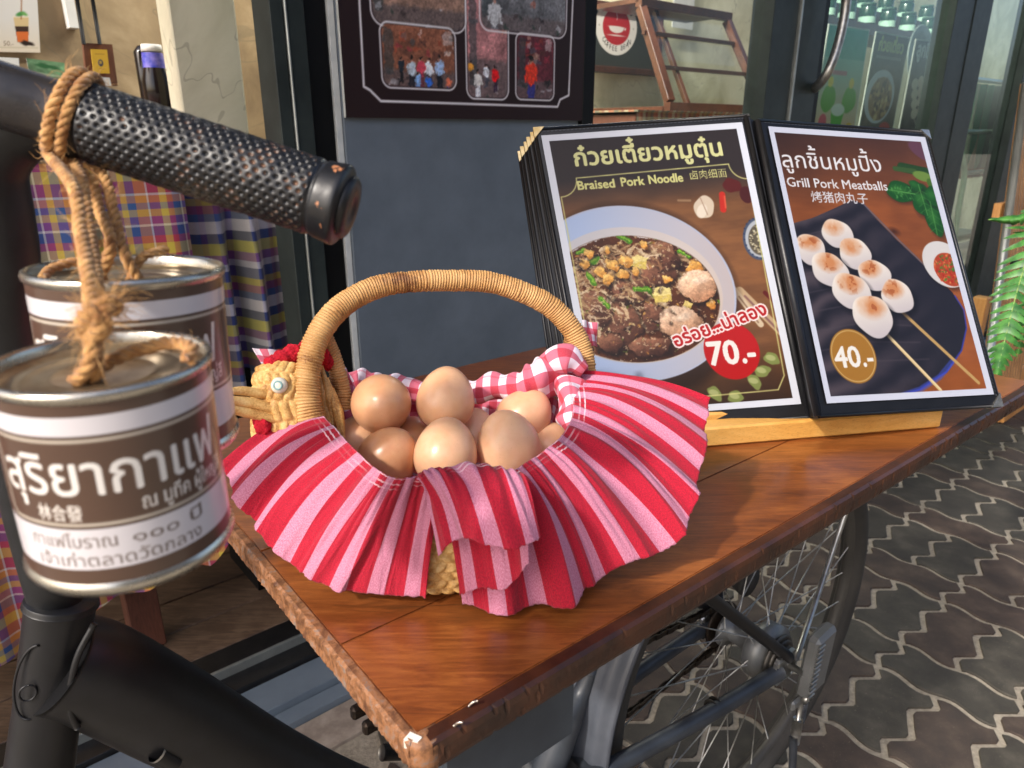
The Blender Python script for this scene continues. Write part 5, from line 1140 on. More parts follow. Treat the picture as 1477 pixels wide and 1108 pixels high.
cv.line([(97, 86), (112, 104), (133, 129), (162, 161)], 1.2, (120, 120, 140), .7); cv.line([(186, 190), (193, 206), (190, 226), (176, 250), (150, 272), (112, 289), (70, 297)], 1.0, (74, 84, 190), .8); cv.line([(160, 262), (140, 277), (112, 289), (90, 294)], 3., (90, 110, 220), .55)
for k in range(8): cv.line([(4, 126+k*20), (40+k*4, 118+k*20), (90+6*k, 132+k*18)], .8, (104, 96, 104), .5)
# herbs, shallots, dish
cv.ell(196, 20, 22, 10, .5, (120, 84, 100)); cv.cap(160, 40, 200, 46, 6, (56, 92, 44)); cv.cap(150, 42, 176, 44, 3, (80, 110, 60)); cv.ell(186, 50, 14, 6, .2, (130, 158, 84)); cv.ell(196, 60, 9, 6, .9, (96, 130, 56))
for x, y, rx, ry, ro, s_ in ((150, 70, 19, 12, .1, 3), (176, 78, 13, 20, .3, 5), (186, 100, 12, 22, -.15, 6), (172, 62, 9, 6, .4, 8), (192, 74, 10, 12, .2, 9)): cv.ell(x+1, y+2, rx, ry, ro, (40, 30, 20), .5, soft=3); cv.ell(x, y, rx, ry, ro, (40, 104, 44), wob=.08, seed=s_); cv.ell(x-2, y-2, rx*.5, ry*.4, ro, (84, 150, 76), .6, soft=3)
for k in range(14): cv.ell(g_.uniform(138, 165), g_.uniform(62, 80), 1.6, 1, g_.uniform(0, 3), (120, 180, 110), .6)
cv.cap(150, 70, 168, 72, .5, (110, 170, 100), .8)
for x0, y0, x1, y1 in ((134, 68, 168, 72), (176, 60, 178, 97), (186, 80, 184, 120)):
    cv.cap(x0, y0, x1, y1, .5, (120, 176, 104), .8)
    for f_ in (.2, .4, .6, .8):
        xm, ym = x0+(x1-x0)*f_, y0+(y1-y0)*f_; dx_, dy_ = (y1-y0), -(x1-x0); L_2 = math.hypot(dx_, dy_); [cv.cap(xm, ym, xm+sg_*dx_/L_2*8+(x1-x0)*.12, ym+sg_*dy_/L_2*8+(y1-y0)*.12, .35, (96, 150, 84), .7) for sg_ in (-1, 1)]
cv.ell(186, 156, 29, 27, .5, (40, 26, 20), .5, soft=3); cv.ell(184, 154, 29, 26, .5, (224, 222, 222)); cv.ell(188, 160, 20, 19, .5, (190, 92, 56))
for k in range(160): a = g_.uniform(0, 6.28); r_ = math.sqrt(g_.random()); cv.ell(188+19*r_*math.cos(a), 160+18*r_*math.sin(a), g_.uniform(.8, 2.2), g_.uniform(.6, 1.4), g_.uniform(0, 3), g_.choice([(110, 150, 70), (214, 110, 60), (90, 130, 60), (230, 150, 100), (190, 60, 40)]))
cv.cap(84, 226, 137, 291, 1.9, (228, 206, 160)); cv.cap(112, 206, 187, 285, 1.9, (206, 176, 124)); cv.cap(84, 225, 137, 290, .6, (250, 236, 204), .8)
balls = [(19, 139, 17), (37, 161, 19.5), (57, 184, 20.5), (76, 211, 22.5), (56, 121, 17), (72, 143, 18), (90, 167, 18), (112, 190, 18.5)]
for k, (x, y, r_) in enumerate(balls[4:]+balls[:4]):
    cv.ell(x+3, y+5, r_*1.08, r_*1.0, 0, (22, 20, 28), .6, soft=4); m_ = cv.ell(x, y, r_*1.09, r_*.97, .2, wob=.05, seed=k)
    lit = np.clip(.75-((cv.X-x)*.15+(cv.Y-y)*.8)/(r_*2.4), 0, 1)[..., None]; c = np.array((190, 184, 196))*(1-lit)+np.array((246, 240, 232))*lit; cv.C = cv.C*(1-m_[..., None])+c*m_[..., None]
    ch_ = cv.noise(r_*.5, 40+k); top = np.clip(1.15-np.hypot((cv.X-x+(4 if k < 4 else -1))/(r_*.8), (cv.Y-y+r_*.45)/(r_*.62)), 0, 1)
    cv.put(m_*np.clip(top*1.4*(.25+ch_*1.1), 0, 1), (212, 136, 78), .75); cv.put(m_*np.clip(top*(ch_ > .66)*1.2, 0, 1), (168, 88, 44), .5)
cv.text('ลูกชิ้นหมูปิ้ง', 8, 47, width=124, size=26, c=(240, 240, 244), bold=.1); cv.text('Grill Pork Meatballs', 8.5, 69, width=125, size=15, c=(236, 236, 240), bold=.15); cv.text('烤猪肉丸子', 34, 85, width=70, size=14, c=(226, 226, 232), bold=.1)
cv.ell(42, 252, 26.5, 28, 0, (184, 140, 66)); ring_ = cv.ell(42, 252, 25, 26.4, 0)-cv.ell(42, 252, 24.4, 25.8, 0); cv.put(np.clip(ring_, 0, 1), (236, 220, 180)); cv.text('40', 20, 263, width=29, size=30, c=(246, 244, 240), bold=.7); cv.text('.-', 52, 263, width=12, size=30, c=(246, 244, 240), bold=.6)
fr_m = cv.rrect(6, 6.5, W-7.5, H-6.5, 0); cv.put(1-fr_m, (222, 226, 240))
quadsheet('page', [p-nR*.0006 for p in mR], cv, M['sleeve'], mn, .58, 1.3)
# easel
el = empty('menu_easel', onz(1180, 632, TZ), 'pale pine easel standing on the board and holding up the menu book', 'stand')
e0, e1 = onz(1025, 645, TZ+.0005), onz(1357, 617, TZ+.0005); ed = (e1-e0)/np.linalg.norm(e1-e0); e0 = e1-ed*.50; en = np.array([-ed[1], ed[0], 0])
V, Fc = boxV(e0, ed*.50, en*.022, (0, 0, .021), .002); mesh('ledge', V, Fc, M['pine'], el, smooth=False)
V, Fc = boxV(e0+en*.0225+ed*.01, ed*.497, en*.024, (0, 0, .027), .002); mesh('ledge', V, Fc, M['pine'], el, smooth=False)
for a_ in (.12, .36):
    V, Fc = boxV(e0+ed*a_+en*.047, ed*.03, en*.014, en*.10+np.array([0, 0, .20]), .001); mesh('upright', V, Fc, M['pinez'], el, smooth=False)
    V, Fc = boxV(e0+ed*a_+en*.16+np.array([0, 0, .14]), ed*.03, en*.012, en*.05-np.array([0, 0, .139]), .001); mesh('leg', V, Fc, M['pinez'], el, smooth=False)

# ================================================================== HEN BASKET
BC = np.array([-.046, .528, 0.]); ba_, bb_, br_ = .124, .112, math.radians(27)
bu = np.array([math.cos(br_), math.sin(br_), 0]); bv = np.array([-math.sin(br_), math.cos(br_), 0])
def bk_pt(th, k, z): return BC+bu*(ba_*k*math.cos(th))+bv*(bb_*k*math.sin(th))+np.array([0, 0, z])
q = NT('wicker'); v = q.coord('Object'); a = q.noise(v, 55, 4); b = q.noise(v, 700, 3)
q.set(Base_Color=q.ramp(q.math('ADD', q.math('MULTIPLY', a, .6), q.math('MULTIPLY', b, .4)), [(.36, lin((164, 112, 54))), (.5, lin((216, 170, 100))), (.66, lin((236, 202, 138)))]), Roughness=.55); q.bump(b, .4, .0006); M['wicker'] = q.m
q = NT('twine'); v = q.coord('Object'); a = q.noise(v, 38, 4); b = q.noise(v, 900, 3)
q.set(Base_Color=q.ramp(q.math('ADD', q.math('MULTIPLY', a, .7), q.math('MULTIPLY', b, .3)), [(.34, lin((122, 78, 42))), (.43, lin((184, 136, 80))), (.62, lin((214, 170, 112)))]), Roughness=.6); q.bump(b, .4, .0005); M['twine'] = q.m
bs_ = empty('hen_basket', BC+np.array([0, 0, TZ]), 'woven hen shaped basket with a red striped cloth frill, holding brown eggs', 'basket')
def braid(u, v):
    """height of a plaited surface, u and v in cells"""
    r = np.floor(v); uu = u+.5*(r % 2); a = uu-np.floor(uu)-.5; b = v-r-.5
    sl_ = np.where(r % 2 == 0, a+b*.55, a-b*.55); return np.clip(1-(np.abs(sl_)*2)**2.6, 0, 1)*np.clip(1-(np.abs(b)*2)**3.5, 0, 1)
nu, nv = 720, 110; th = np.linspace(0, 2*np.pi, nu, endpoint=False); vv_ = np.linspace(0, 1, nv)
prof = np.interp(vv_, [0, .05, .25, .6, .9, 1], [.95, .985, 1.0, .965, .87, .84]); zz_ = TZ+.0015+.080*vv_
Hb = braid(th[:, None]/(2*np.pi)*84, vv_[None, :]*12)
R = prof[None, :]+Hb*.028
V = BC+R[..., None]*(ba_*np.cos(th)[:, None, None]*bu+bb_*np.sin(th)[:, None, None]*bv)+zz_[None, :, None]*np.array([0, 0, 1.])
mesh('woven_body', V.reshape(-1, 3), gridfaces(nu, nv, True, False), M['wicker'], bs_)
mesh('woven_base', [bk_pt(t, .93, TZ+.0015) for t in th[::12]], [list(range(60))], M['wicker'], bs_, smooth=False)
# lining: gingham bowl
def gingham(name, n):
    q = NT(name); uvn = q.n('UVMap'); sp = q.n('SeparateXYZ'); q.t.links.new(uvn.outputs[0], sp.inputs[0])
    a = q.math('GREATER_THAN', q.math('FRACT', q.math('MULTIPLY', sp.outputs[0], n)), .5); b = q.math('GREATER_THAN', q.math('FRACT', q.math('MULTIPLY', sp.outputs[1], n)), .5)
    s = q.math('MULTIPLY', q.math('ADD', a, b), .5); c = q.ramp(s, [(0, lin((232, 222, 232))), (.4, lin((206, 96, 118))), (.9, lin((186, 18, 46)))], 'CONSTANT')
    v = q.coord('UV'); n_ = q.n('TexNoise'); n_.inputs['Scale'].default_value = 900; q.t.links.new(v, n_.inputs['Vector'])
    q.set(Base_Color=q.mix(q.math('MULTIPLY', n_.outputs[0], .22), c, lin((220, 160, 180))), Roughness=.85, Sheen_Weight=.1); q.bump(n_.outputs[0], .3, .0004); return q.m
M['gingham'] = gingham('gingham', 46)
nu, nv = 300, 44; th = np.linspace(0, 2*np.pi, nu); vv_ = np.linspace(0, 1, nv)
kk = np.interp(vv_, [0, .45, 1], [.86, .80, .0]); zz_ = np.interp(vv_, [0, .08, .6, 1], [TZ+.081, TZ+.079, TZ+.030, TZ+.022])
fo = .022*np.sin(th*23+2*np.sin(th*5))[:, None]*np.sin(np.pi*np.clip(vv_*1.5, 0, 1))[None, :]+.012*np.sin(th*41)[:, None]*(1-vv_)[None, :]
V = BC+(kk[None, :]+fo*kk[None, :])[..., None]*(ba_*np.cos(th)[:, None, None]*bu+bb_*np.sin(th)[:, None, None]*bv)+zz_[None, :, None]*np.array([0, 0, 1.])
UV = np.stack([np.repeat(th*.118*1.25, nv), np.tile(vv_*.15, nu)], 1)
mesh('lining', V.reshape(-1, 3), gridfaces(nu, nv)[:, ::-1], M['gingham'], bs_, uv=UV)
# bunched cloth along the back rim
def puff(pts, r, seed, amp=.25, n=200, ns=40, m='gingham', name='lining_bunch', uvs=1.):
    P = cr(pts, n); T, N, B = frames(P); g = np.random.default_rng(seed); a = np.linspace(0, 2*np.pi, ns, endpoint=False); f = np.linspace(0, 1, n); rr_ = np.interp(f, np.linspace(0, 1, len(r)), r)
    L = np.concatenate([[0], np.cumsum(np.linalg.norm(np.diff(P, axis=0), axis=1))])
    R = 1+amp*np.sin(L[:, None]*2*np.pi/.017+1.3*np.sin(a)[None, :]+1.7*np.sin(L*90)[:, None])*.5+amp*.7*np.sin(L[:, None]*2*np.pi/.041+2*np.cos(a)[None, :]+seed)+.08*np.sin(3*a+L[:, None]*60)
    R = R*rr_[:, None]; V = P[:, None]+R[..., None]*(np.cos(a)[None, :, None]*N[:, None]+np.sin(a)[None, :, None]*B[:, None])
    UV = np.stack([np.repeat(L*1.5, ns), np.tile(a*.016*uvs, n)], 1); return mesh(name, V.reshape(-1, 3), gridfaces(n, ns, False, True)[:, ::-1], M[m], bs_, uv=UV)
Pz = lambda L: [onz(x, y, z) for x, y, z in L]
puff(Pz([(846, 545, .872), (822, 535, .884), (790, 545, .884), (752, 556, .878), (705, 562, .872), (655, 566, .868), (610, 564, .868), (565, 556, .87), (525, 552, .872), (500, 556, .872), (490, 572, .870)]), [.006, .015, .017, .013, .011, .010, .009, .009, .010, .009, .005], 3)
puff(Pz([(775, 560, .872), (795, 530, .893), (822, 520, .900), (843, 535, .892)]), [.006, .012, .013, .005], 8, n=90)
puff(Pz([(828, 640, .85), (826, 600, .866), (822, 560, .878), (816, 535, .884)]), [.004, .011, .012, .008], 11, n=90)
# frill
q = NT('striped_cloth'); uvn = q.n('UVMap'); sp = q.n('SeparateXYZ'); q.t.links.new(uvn.outputs[0], sp.inputs[0]); U_, V__ = sp.outputs[0], sp.outputs[1]
red = q.math('GREATER_THAN', q.math('FRACT', q.math('DIVIDE', U_, .025)), .45)
wv = q.n('TexNoise'); wv.inputs['Scale'].default_value = 1.; wv.inputs['Detail'].default_value = 2
mp_ = q.coord('UV', (2600, 900, 1), (0, 0, .6)); q.t.links.new(mp_, wv.inputs['Vector'])
w2 = q.n('TexNoise'); w2.inputs['Scale'].default_value = 60; q.t.links.new(q.coord('UV'), w2.inputs['Vector'])
light = q.mix(q.ramp(wv.outputs[0], [(.36, (0, 0, 0, 1)), (.66, (1, 1, 1, 1))]), lin((206, 140, 164)), lin((176, 92, 122)))
deep = q.mix(q.ramp(wv.outputs[0], [(.42, (0, 0, 0, 1)), (.60, (1, 1, 1, 1))]), lin((184, 6, 44)), lin((140, 5, 36)))
base = q.mix(red, light, deep)
def band(a, b): return q.math('MULTIPLY', q.math('GREATER_THAN', V__, a), q.math('LESS_THAN', V__, b))
w3 = q.n('TexNoise'); w3.inputs['Scale'].default_value = 25; q.t.links.new(q.coord('UV'), w3.inputs['Vector'])
ed_ = q.math('ADD', band(.0052, .0066), q.math('ADD', band(.0096, .0108), band(.0002, .0012)))
base = q.mix(q.math('MULTIPLY', ed_, q.ramp(w3.outputs[0], [(.45, (.05, .05, .05, 1)), (.62, (.8, .8, .8, 1))])), base, lin((236, 214, 222)))
w4 = q.n('TexNoise'); w4.inputs['Scale'].default_value = 1.; w4.inputs['Detail'].default_value = 3; w4.inputs['Distortion'].default_value = .8; q.t.links.new(q.coord('UV', (95, 22, 1)), w4.inputs['Vector'])
q.set(Base_Color=base, Roughness=.9, Sheen_Weight=.08); q.bump(q.math('ADD', w4.outputs[0], q.math('MULTIPLY', wv.outputs[0], .10)), .75, .0045); M['stripe'] = q.m
def smooth_noise1(x, seed, wl_):
    g = np.random.default_rng(seed); k = g.uniform(-1, 1, 4000); p = x/wl_+1000; i = p.astype(int); f = p-i; f = f*f*(3-2*f); return k[i]*(1-f)+k[i+1]*f
def frill(name, inner, outer, seed, bulge=.007, amp=.0078, n=520, k=90, u0=0., wl_=.030, lift=0., tang=.006):
    I = cr(Pz(inner), n); Oo = cr(Pz(outer), n); L = np.concatenate([[0], np.cumsum(np.linalg.norm(np.diff(Oo, axis=0), axis=1))])
    s = np.linspace(0, 1, k)[None, :, None]; P = I[:, None]*(1-s)+Oo[:, None]*s
    P = P+np.array([0, 0, 1.])*(bulge*4*s*(1-s))*(1+.5*smooth_noise1(L, seed+3, .06))[:, None, None]
    du = np.gradient(P, axis=0); dv = np.gradient(P, axis=1); Nn = np.cross(du, dv); Nn /= np.linalg.norm(Nn, axis=2)[..., None]+1e-9
    if Nn[..., 2].mean() < 0: Nn = -Nn
    tg = du/(np.linalg.norm(du, axis=2)[..., None]+1e-9); tin_ = np.sin(np.pi*np.linspace(0, 1, n))[:, None]**.5; P = P+tg*((tang*s[..., 0]**1.3*smooth_noise1(L, seed+33, .026)[:, None]+.5*tang*np.sin(np.pi*s[..., 0])*smooth_noise1(L, seed+35, .045)[:, None])*tin_)[..., None]
    s2 = s[..., 0]; Lw = L[:, None]+.012*s2*smooth_noise1(L, seed+9, .05)[:, None]
    D = amp*s2**.8*((1.25-2.5*np.abs(smooth_noise1(Lw, seed, wl_*.62)))*.55+smooth_noise1(Lw, seed+2, wl_*.5)*.6+.35*smooth_noise1(Lw, seed+1, wl_*.22)*(1-.3*s2))
    gather = .0013*np.sin(L*2*np.pi/.0085+3*smooth_noise1(L, seed+5, .02))[:, None]*(1-s2)**1.2*np.clip(s2*9, .35, 1)
    D = D+gather+.0034*smooth_noise1(Lw, seed+7, .013)*np.exp(-((s2-.28)/.3)**2)+lift*np.sin(np.pi*s2)
    edge = .0006*smooth_noise1(L, seed+21, .002); P = P+Nn*D[..., None]; 
    dirv = dv[:, -1]/np.linalg.norm(dv[:, -1], axis=1)[:, None]; P[:, -1] += dirv*edge[:, None]
    ln_ = np.linalg.norm(Oo-I, axis=1).mean(); UV = np.stack([np.repeat(L+u0, k)+.0012*np.tile(np.sin(np.linspace(0, 3, k)), n), np.tile(np.linspace(0, 1, k)*ln_, n)], 1)
    Fc = gridfaces(n, k); o = mesh(name, P.reshape(-1, 3), Fc, M['stripe'], bs_, uv=UV)
    md = o.modifiers.new('cloth_thickness', 'SOLIDIFY'); md.thickness = .0008; md.offset = 0; return L[-1]
ze = .877
frill('frill', [(452, 592, ze), (478, 612, ze), (500, 636, ze), (520, 656, ze), (545, 678, ze), (572, 690, ze), (605, 688, ze), (640, 684, ze)],
      [(325, 668, .846), (340, 716, .836), (370, 768, .822), (392, 800, .810), (440, 832, .799), (500, 852, .793), (560, 861, .790), (614, 862, .790)], 5, u0=.009)
frill('frill', [(640, 684, ze), (690, 690, ze), (730, 684, ze), (757, 668, ze), (785, 650, ze), (808, 630, ze), (824, 604, ze), (826, 572, .880), (815, 534, .884)],
      [(668, 868, .790), (722, 881, .786), (790, 871, .787), (850, 849, .792), (905, 808, .803), (962, 790, .806), (992, 738, .824), (1012, 670, .846), (1023, 577, .875)], 12, u0=.004, amp=.011, wl_=.042, bulge=.012, n=640)
frill('frill_fold', [(640, 730, .862), (672, 732, .864), (712, 736, .864), (758, 742, .862)], [(664, 858, .801), (696, 848, .812), (730, 848, .815), (764, 812, .838)], 41, bulge=.006, amp=.002, n=220, k=60, u0=.018, tang=.003)
frill('frill_fold', [(600, 690, .880), (620, 678, .886), (655, 673, .888), (700, 673, .888), (748, 684, .883)], [(636, 800, .836), (664, 776, .856), (700, 786, .858), (738, 792, .858), (776, 776, .858)], 31, bulge=.013, amp=.0035, n=260, k=80, u0=.006, tang=.004)
# handle wrapped in twine
def wrapped(name, pts, r, n, pitch=.0023, ns=22):
    P = cr(pts, n); L = np.concatenate([[0], np.cumsum(np.linalg.norm(np.diff(P, axis=0), axis=1))]); r_ = np.interp(np.linspace(0, 1, n), np.linspace(0, 1, len(r)), r)
    g = np.random.default_rng(len(pts)); jit = smooth_noise1(L, 3, .006)*.0006
    a = np.linspace(0, 2*np.pi, ns, endpoint=False); T, N, B = frames(P); ph = (L+jit)[:, None]/pitch+a[None, :]/(2*np.pi)+.12*np.sin(a*2+L[:, None]*70)
    R = r_[:, None]*(1+.06*smooth_noise1(L, 8, .02)[:, None])-.0011*(1-np.abs(np.sin(np.pi*ph))**.6)+.0003*smooth_noise1(np.floor(ph)*.001, 4, .001)
    V = P[:, None]+R[..., None]*(np.cos(a)[None, :, None]*N[:, None]+np.sin(a)[None, :, None]*B[:, None])
    return mesh(name, V.reshape(-1, 3), gridfaces(n, ns, False, True)[:, ::-1], M['twine'], bs_)
AD = lambda L: [atd(x, y, d) for x, y, d in L]
wrapped('handle', AD([(452, 618, .546), (443, 575, .545), (446, 525, .547), (462, 478, .552), (495, 440, .562), (545, 414, .574), (600, 406, .585), (650, 405, .594), (705, 407, .603), (755, 422, .612), (795, 443, .619), (824, 474, .625), (841, 510, .629), (846, 545, .630)]), [.0112, .0102, .0093, .0090, .0090, .0092, .0096, .0098, .0094], 2300)
wrapped('handle_brace', AD([(466, 478, .560), (482, 520, .572), (492, 560, .578), (496, 592, .578)]), [.006, .0075, .0075], 420)
wrapped('handle_brace', AD([(824, 470, .628), (822, 505, .632), (820, 545, .634)]), [.005, .0068, .0068], 300)
# hen head
nu, nv = 260, 150
pth = cr(AD([(440, 660, .590), (428, 632, .580), (420, 606, .566), (414, 585, .560), (413, 565, .559), (414, 548, .560), (416, 536, .561), (417, 530, .562)]), nv)
T, N, B = frames(pth); rr_ = np.interp(np.linspace(0, 1, nv), [0, .25, .45, .65, .8, .92, 1], [.034, .030, .0255, .0245, .0235, .0185, .001])
a = np.linspace(0, 2*np.pi, nu, endpoint=False); Ls = np.concatenate([[0], np.cumsum(np.linalg.norm(np.diff(pth, axis=0), axis=1))])
Hb = braid(np.tile(a[None, :]/(2*np.pi)*22, (nv, 1)), np.tile(Ls[:, None]/.0085, (1, nu)))
V = pth[:, None]+(rr_[:, None]*(1+Hb*.075))[..., None]*(np.cos(a)[None, :, None]*N[:, None]+np.sin(a)[None, :, None]*B[:, None])
mesh('hen_head', V.reshape(-1, 3), gridfaces(nv, nu, False, True)[:, ::-1], M['wicker'], bs_)
# upright slivers of wicker between head and handle
for k, (x0, y0, x1, y1) in enumerate(((458, 535, 470, 600), (464, 528, 480, 612), (472, 545, 490, 625), (460, 560, 478, 628), (480, 560, 496, 632))): tube('splint', AD([(x0, y0, .563), ((x0+x1)/2+2, (y0+y1)/2, .560), (x1, y1, .560)]), [.0012, .0034, .0012], M['wicker'], bs_, 12, 8)
tube('beak', AD([(402, 566, .541), (380, 568, .535), (350, 564, .526), (325, 565, .515)]), [.004, .0038, .0036, .002], M['wicker'], bs_, 16, 12)
tube('beak', AD([(406, 592, .540), (380, 586, .534), (352, 580, .526), (325, 576, .515)]), [.0046, .0044, .0042, .003], M['wicker'], bs_, 16, 12)
tube('beak', AD([(408, 606, .541), (380, 600, .534), (352, 594, .526), (325, 588, .515)]), [.0044, .0042, .004, .003], M['wicker'], bs_, 16, 12)
M['eye'] = pm('pearl_button', (214, 212, 196), (232, 230, 216), 60, .2, coat=.5); M['pupil'] = pm('eye_ring', (120, 150, 150), None, 40, .3)
ec = atd(403, 556, .5335); evd = un(O0-ec+np.array([-.15, 0, .0])); lathe('eye', [(0, .0045), (.003, .0043), (.0052, .003), (.0062, .0008), (.006, -.002), (0, -.002)][::-1], ec, M['eye'], bs_, 24, axisM(evd))
lathe('pupil', [(.0022, .0044), (.0030, .0050), (.0036, .0042)][::-1], ec, M['pupil'], bs_, 20, axisM(evd))
M['felt'] = pm('red_felt', (186, 8, 34), (220, 24, 54), 90, .95, bs=500, bst=1., bd=.003)
def fuzzball(name, c, r, sq, m, seed):
    bm = bmesh.new(); bmesh.ops.create_icosphere(bm, subdivisions=4, radius=1); g = np.random.default_rng(seed); off = g.uniform(0, 6, 6)
    V = np.array([tuple(v.co) for v in bm.verts]); F_ = [[v.index for v in f.verts] for f in bm.faces]; bm.free()
    d = 1+.12*np.sin(V[:, 0]*5+off[0])*np.sin(V[:, 1]*6+off[1])+.07*np.sin(V[:, 2]*13+off[2])*np.sin(V[:, 0]*11+off[3])+.04*g.normal(0, 1, len(V))
    return mesh(name, c+V*d[:, None]*r*np.array(sq), F_, m, bs_)
for k, (x, y, d_, r_, sq) in enumerate(((408, 516, .548, .0075, (1.1, .8, .8)), (424, 511, .552, .0085, (1., .8, .9)), (444, 506, .558, .0085, (1., .8, 1.0)), (462, 512, .562, .008, (1, .8, 1.1)), (395, 522, .546, .006, (1.2, .8, .8)), (472, 520, .566, .0065, (.8, .8, 1.2)))): fuzzball('comb', atd(x, y, d_), r_, sq, M['felt'], k)
fuzzball('wattle', atd(379, 614, .535), .0062, (1, .8, 1.25), M['felt'], 20); fuzzball('wattle', atd(374, 606, .537), .005, (1, .8, 1.1), M['felt'], 21)
# cloth tips poking out behind the head and behind the handle
def flap(name, quad, m='gingham', n=30, amp=.002, seed=1):
    TLc, TRc, BRc, BLc = quad; P = []; UV = []
    nn = un(np.cross(TRc-TLc, BLc-TLc))
    for i in range(n):
        for j in range(n):
            u, v_ = i/(n-1), j/(n-1); P.append(TLc*(1-u)*(1-v_)+TRc*u*(1-v_)+BRc*u*v_+BLc*(1-u)*v_+nn*amp*math.sin(u*7+seed)*math.cos(v_*4)); UV.append((u*.045, v_*.04))
    o = mesh(name, np.array(P), gridfaces(n, n), M[m], bs_, uv=np.array(UV)); md = o.modifiers.new('cloth_thickness', 'SOLIDIFY'); md.thickness = .0008
flap('cloth_tip', AD([(364, 502, .575), (408, 506, .585), (418, 545, .585), (385, 540, .578)]))
flap('cloth_tip', AD([(838, 462, .66), (860, 466, .67), (862, 500, .67), (845, 498, .66)]), seed=4)
flap('cloth_tip', AD([(478, 512, .60), (505, 540, .605), (512, 575, .60), (482, 560, .59)]), seed=7)

# ================================================================== EGGS
def eggmat():
    q = NT('egg_shell'); v = q.coord('Object'); oi = q.n('ObjectInfo'); a = q.noise(v, 60, 3); b = q.noise(v, 900, 2)
    base = q.ramp(q.math('ADD', q.math('MULTIPLY', a, .5), q.math('MULTIPLY', oi.outputs['Random'], .5)), [(.22, lin((204, 142, 98))), (.78, lin((238, 194, 156)))])
    sp_ = q.noise(v, 1500, 1); base = q.mix(q.math('MULTIPLY', q.math('GREATER_THAN', sp_, .72), .35), base, lin((150, 96, 62)))
    q.set(Base_Color=base, Roughness=.28, Subsurface_Weight=.25, Subsurface_Radius=(.012, .005, .002), Subsurface_Scale=.6); q.bump(b, .05, .0003); return q.m
M['egg'] = eggmat()
def eggV(c, ax, r, seam=True):
    n = 56; t = np.linspace(0, np.pi, n); h = r*1.13; z = h*np.cos(t)*(1+.0*t); rr_ = r*np.sin(t)*(1-.13*np.cos(t)); prof = np.stack([rr_, z], 1)[::-1]
    a = np.linspace(0, 2*np.pi, 64, endpoint=False); MM = axisM(ax); R = prof[:, 0:1]*np.ones(64)
    if seam: R = R*(1+.004*np.exp(-((np.sin(a))/.03)**2)*(np.cos(a) > -2))[None, :]
    L = np.stack([R*np.cos(a), R*np.sin(a), prof[:, 1:2]*np.ones(64)], -1); return (L.reshape(-1, 3)@MM.T)+c
EG = [(551, 583, .566, .0233, (.35, -.8, .25), 'large brown egg at the upper left of the pile, catching a highlight'),
      (643, 575, .574, .0230, (.1, .5, 1.), 'tall brown egg at the top of the pile, right of the shiny one'),
      (756, 601, .602, .0228, (.6, .1, .75), 'brown egg with a mould mark, at the back right of the pile'),
      (733, 642, .556, .0246, (-.25, .2, 1.), 'large pale egg with a faint vertical seam, at the front right'),
      (643, 652, .541, .0236, (.1, .6, .9), 'middle egg of the front row, touching the folded frill'),
      (560, 660, .546, .0226, (.5, -.1, .7), 'shaded brown egg at the left end of the front row'),
      (592, 640, .590, .0215, (.2, .8, .5), 'egg peeping out between the shaded front egg and the two top eggs'),
      (683, 628, .604, .0205, (.1, .3, 1.), 'small egg visible between the middle front egg and the back right egg'),
      (520, 634, .588, .0205, (.4, .6, .4), 'egg mostly hidden at the far left of the pile below the shiny one'),
      (796, 645, .600, .0205, (.5, .6, .3), 'egg mostly hidden at the far right of the pile beside the frill')]
for x, y, d_, r_, ax, lab in EG:
    c = atd(x, y, d_); V = eggV(c, ax, r_, lab.find('seam') > 0 or lab.find('mould') > 0)
    o = mesh('egg', V, gridfaces(56, 64, False, True), M['egg']); meta(o, lab, 'egg', 'brown eggs piled in the hen basket')

# ================================================================== COFFEE CANS
def can_art(r, h):
    Wc = 2*math.pi*37.5; Hc = 64.; cv = Cv(Wc, Hc, .42)
    br = (84, 62, 50); cr_ = (214, 206, 190); wt = (226, 222, 226)
    cv.C[:] = br; cv.rrect(-1, 4.0, Wc+1, 10.2, 0, wt); cv.rrect(-1, 43.2, Wc+1, 58.4, 0, wt); cv.rrect(-1, 42.6, Wc+1, 43.2, 0, (60, 44, 36), .8)
    cv.rrect(-1, 10.6, Wc+1, 11.2, 0, (60, 44, 36), .8)
    half = Wc/2
    for k in (0, 1):
        x0 = k*half+1.5; x1 = x0+half-6
        m_ = cv.rrect(x0, 11.5, x1, 42.0, 3.2)-cv.rrect(x0+1.0, 12.5, x1-1.0, 41.0, 2.6); cv.put(np.clip(m_, 0, 1), cr_)
        cv.text('สุริยากาแฟ', x0+3, 30.6, width=84, size=19.5, c=(240, 236, 230), bold=.28)
        cv.text('林合發', x0+16, 39.6, width=16.5, size=6.4, c=(236, 230, 222), bold=.1)
        cv.text('ณ มูทีค ผู้ใหญ่ลี', x0+52, 38.6, width=38, size=7.6, c=(236, 230, 222), bold=.1)
        cv.text('กาแฟโบราณ', x0+10, 50.0, width=32, size=6.6, c=(92, 76, 66)); cv.text('๑๐๐', x0+47, 50.0, width=16, size=6.0, c=(92, 76, 66)); cv.text('ปี', x0+68, 50.0, width=5.5, size=6.6, c=(92, 76, 66), bold=.05)
        cv.text('เจ้าเก่าตลาดวัดกลาง', x0+12, 57.0, width=60, size=6.2, c=(92, 76, 66))
    return cv
canart = can_art(1, 1)
q = NT('can_label'); at = q.n('Attribute', attribute_name='Col'); v = q.coord('Object'); a = q.noise(v, 50, 4)
q.set(Base_Color=q.mix(q.math('MULTIPLY', a, .12), at.outputs['Color'], lin((120, 90, 70))), Roughness=.3, Coat_Weight=.4, Coat_Roughness=.15); M['canlabel'] = q.m
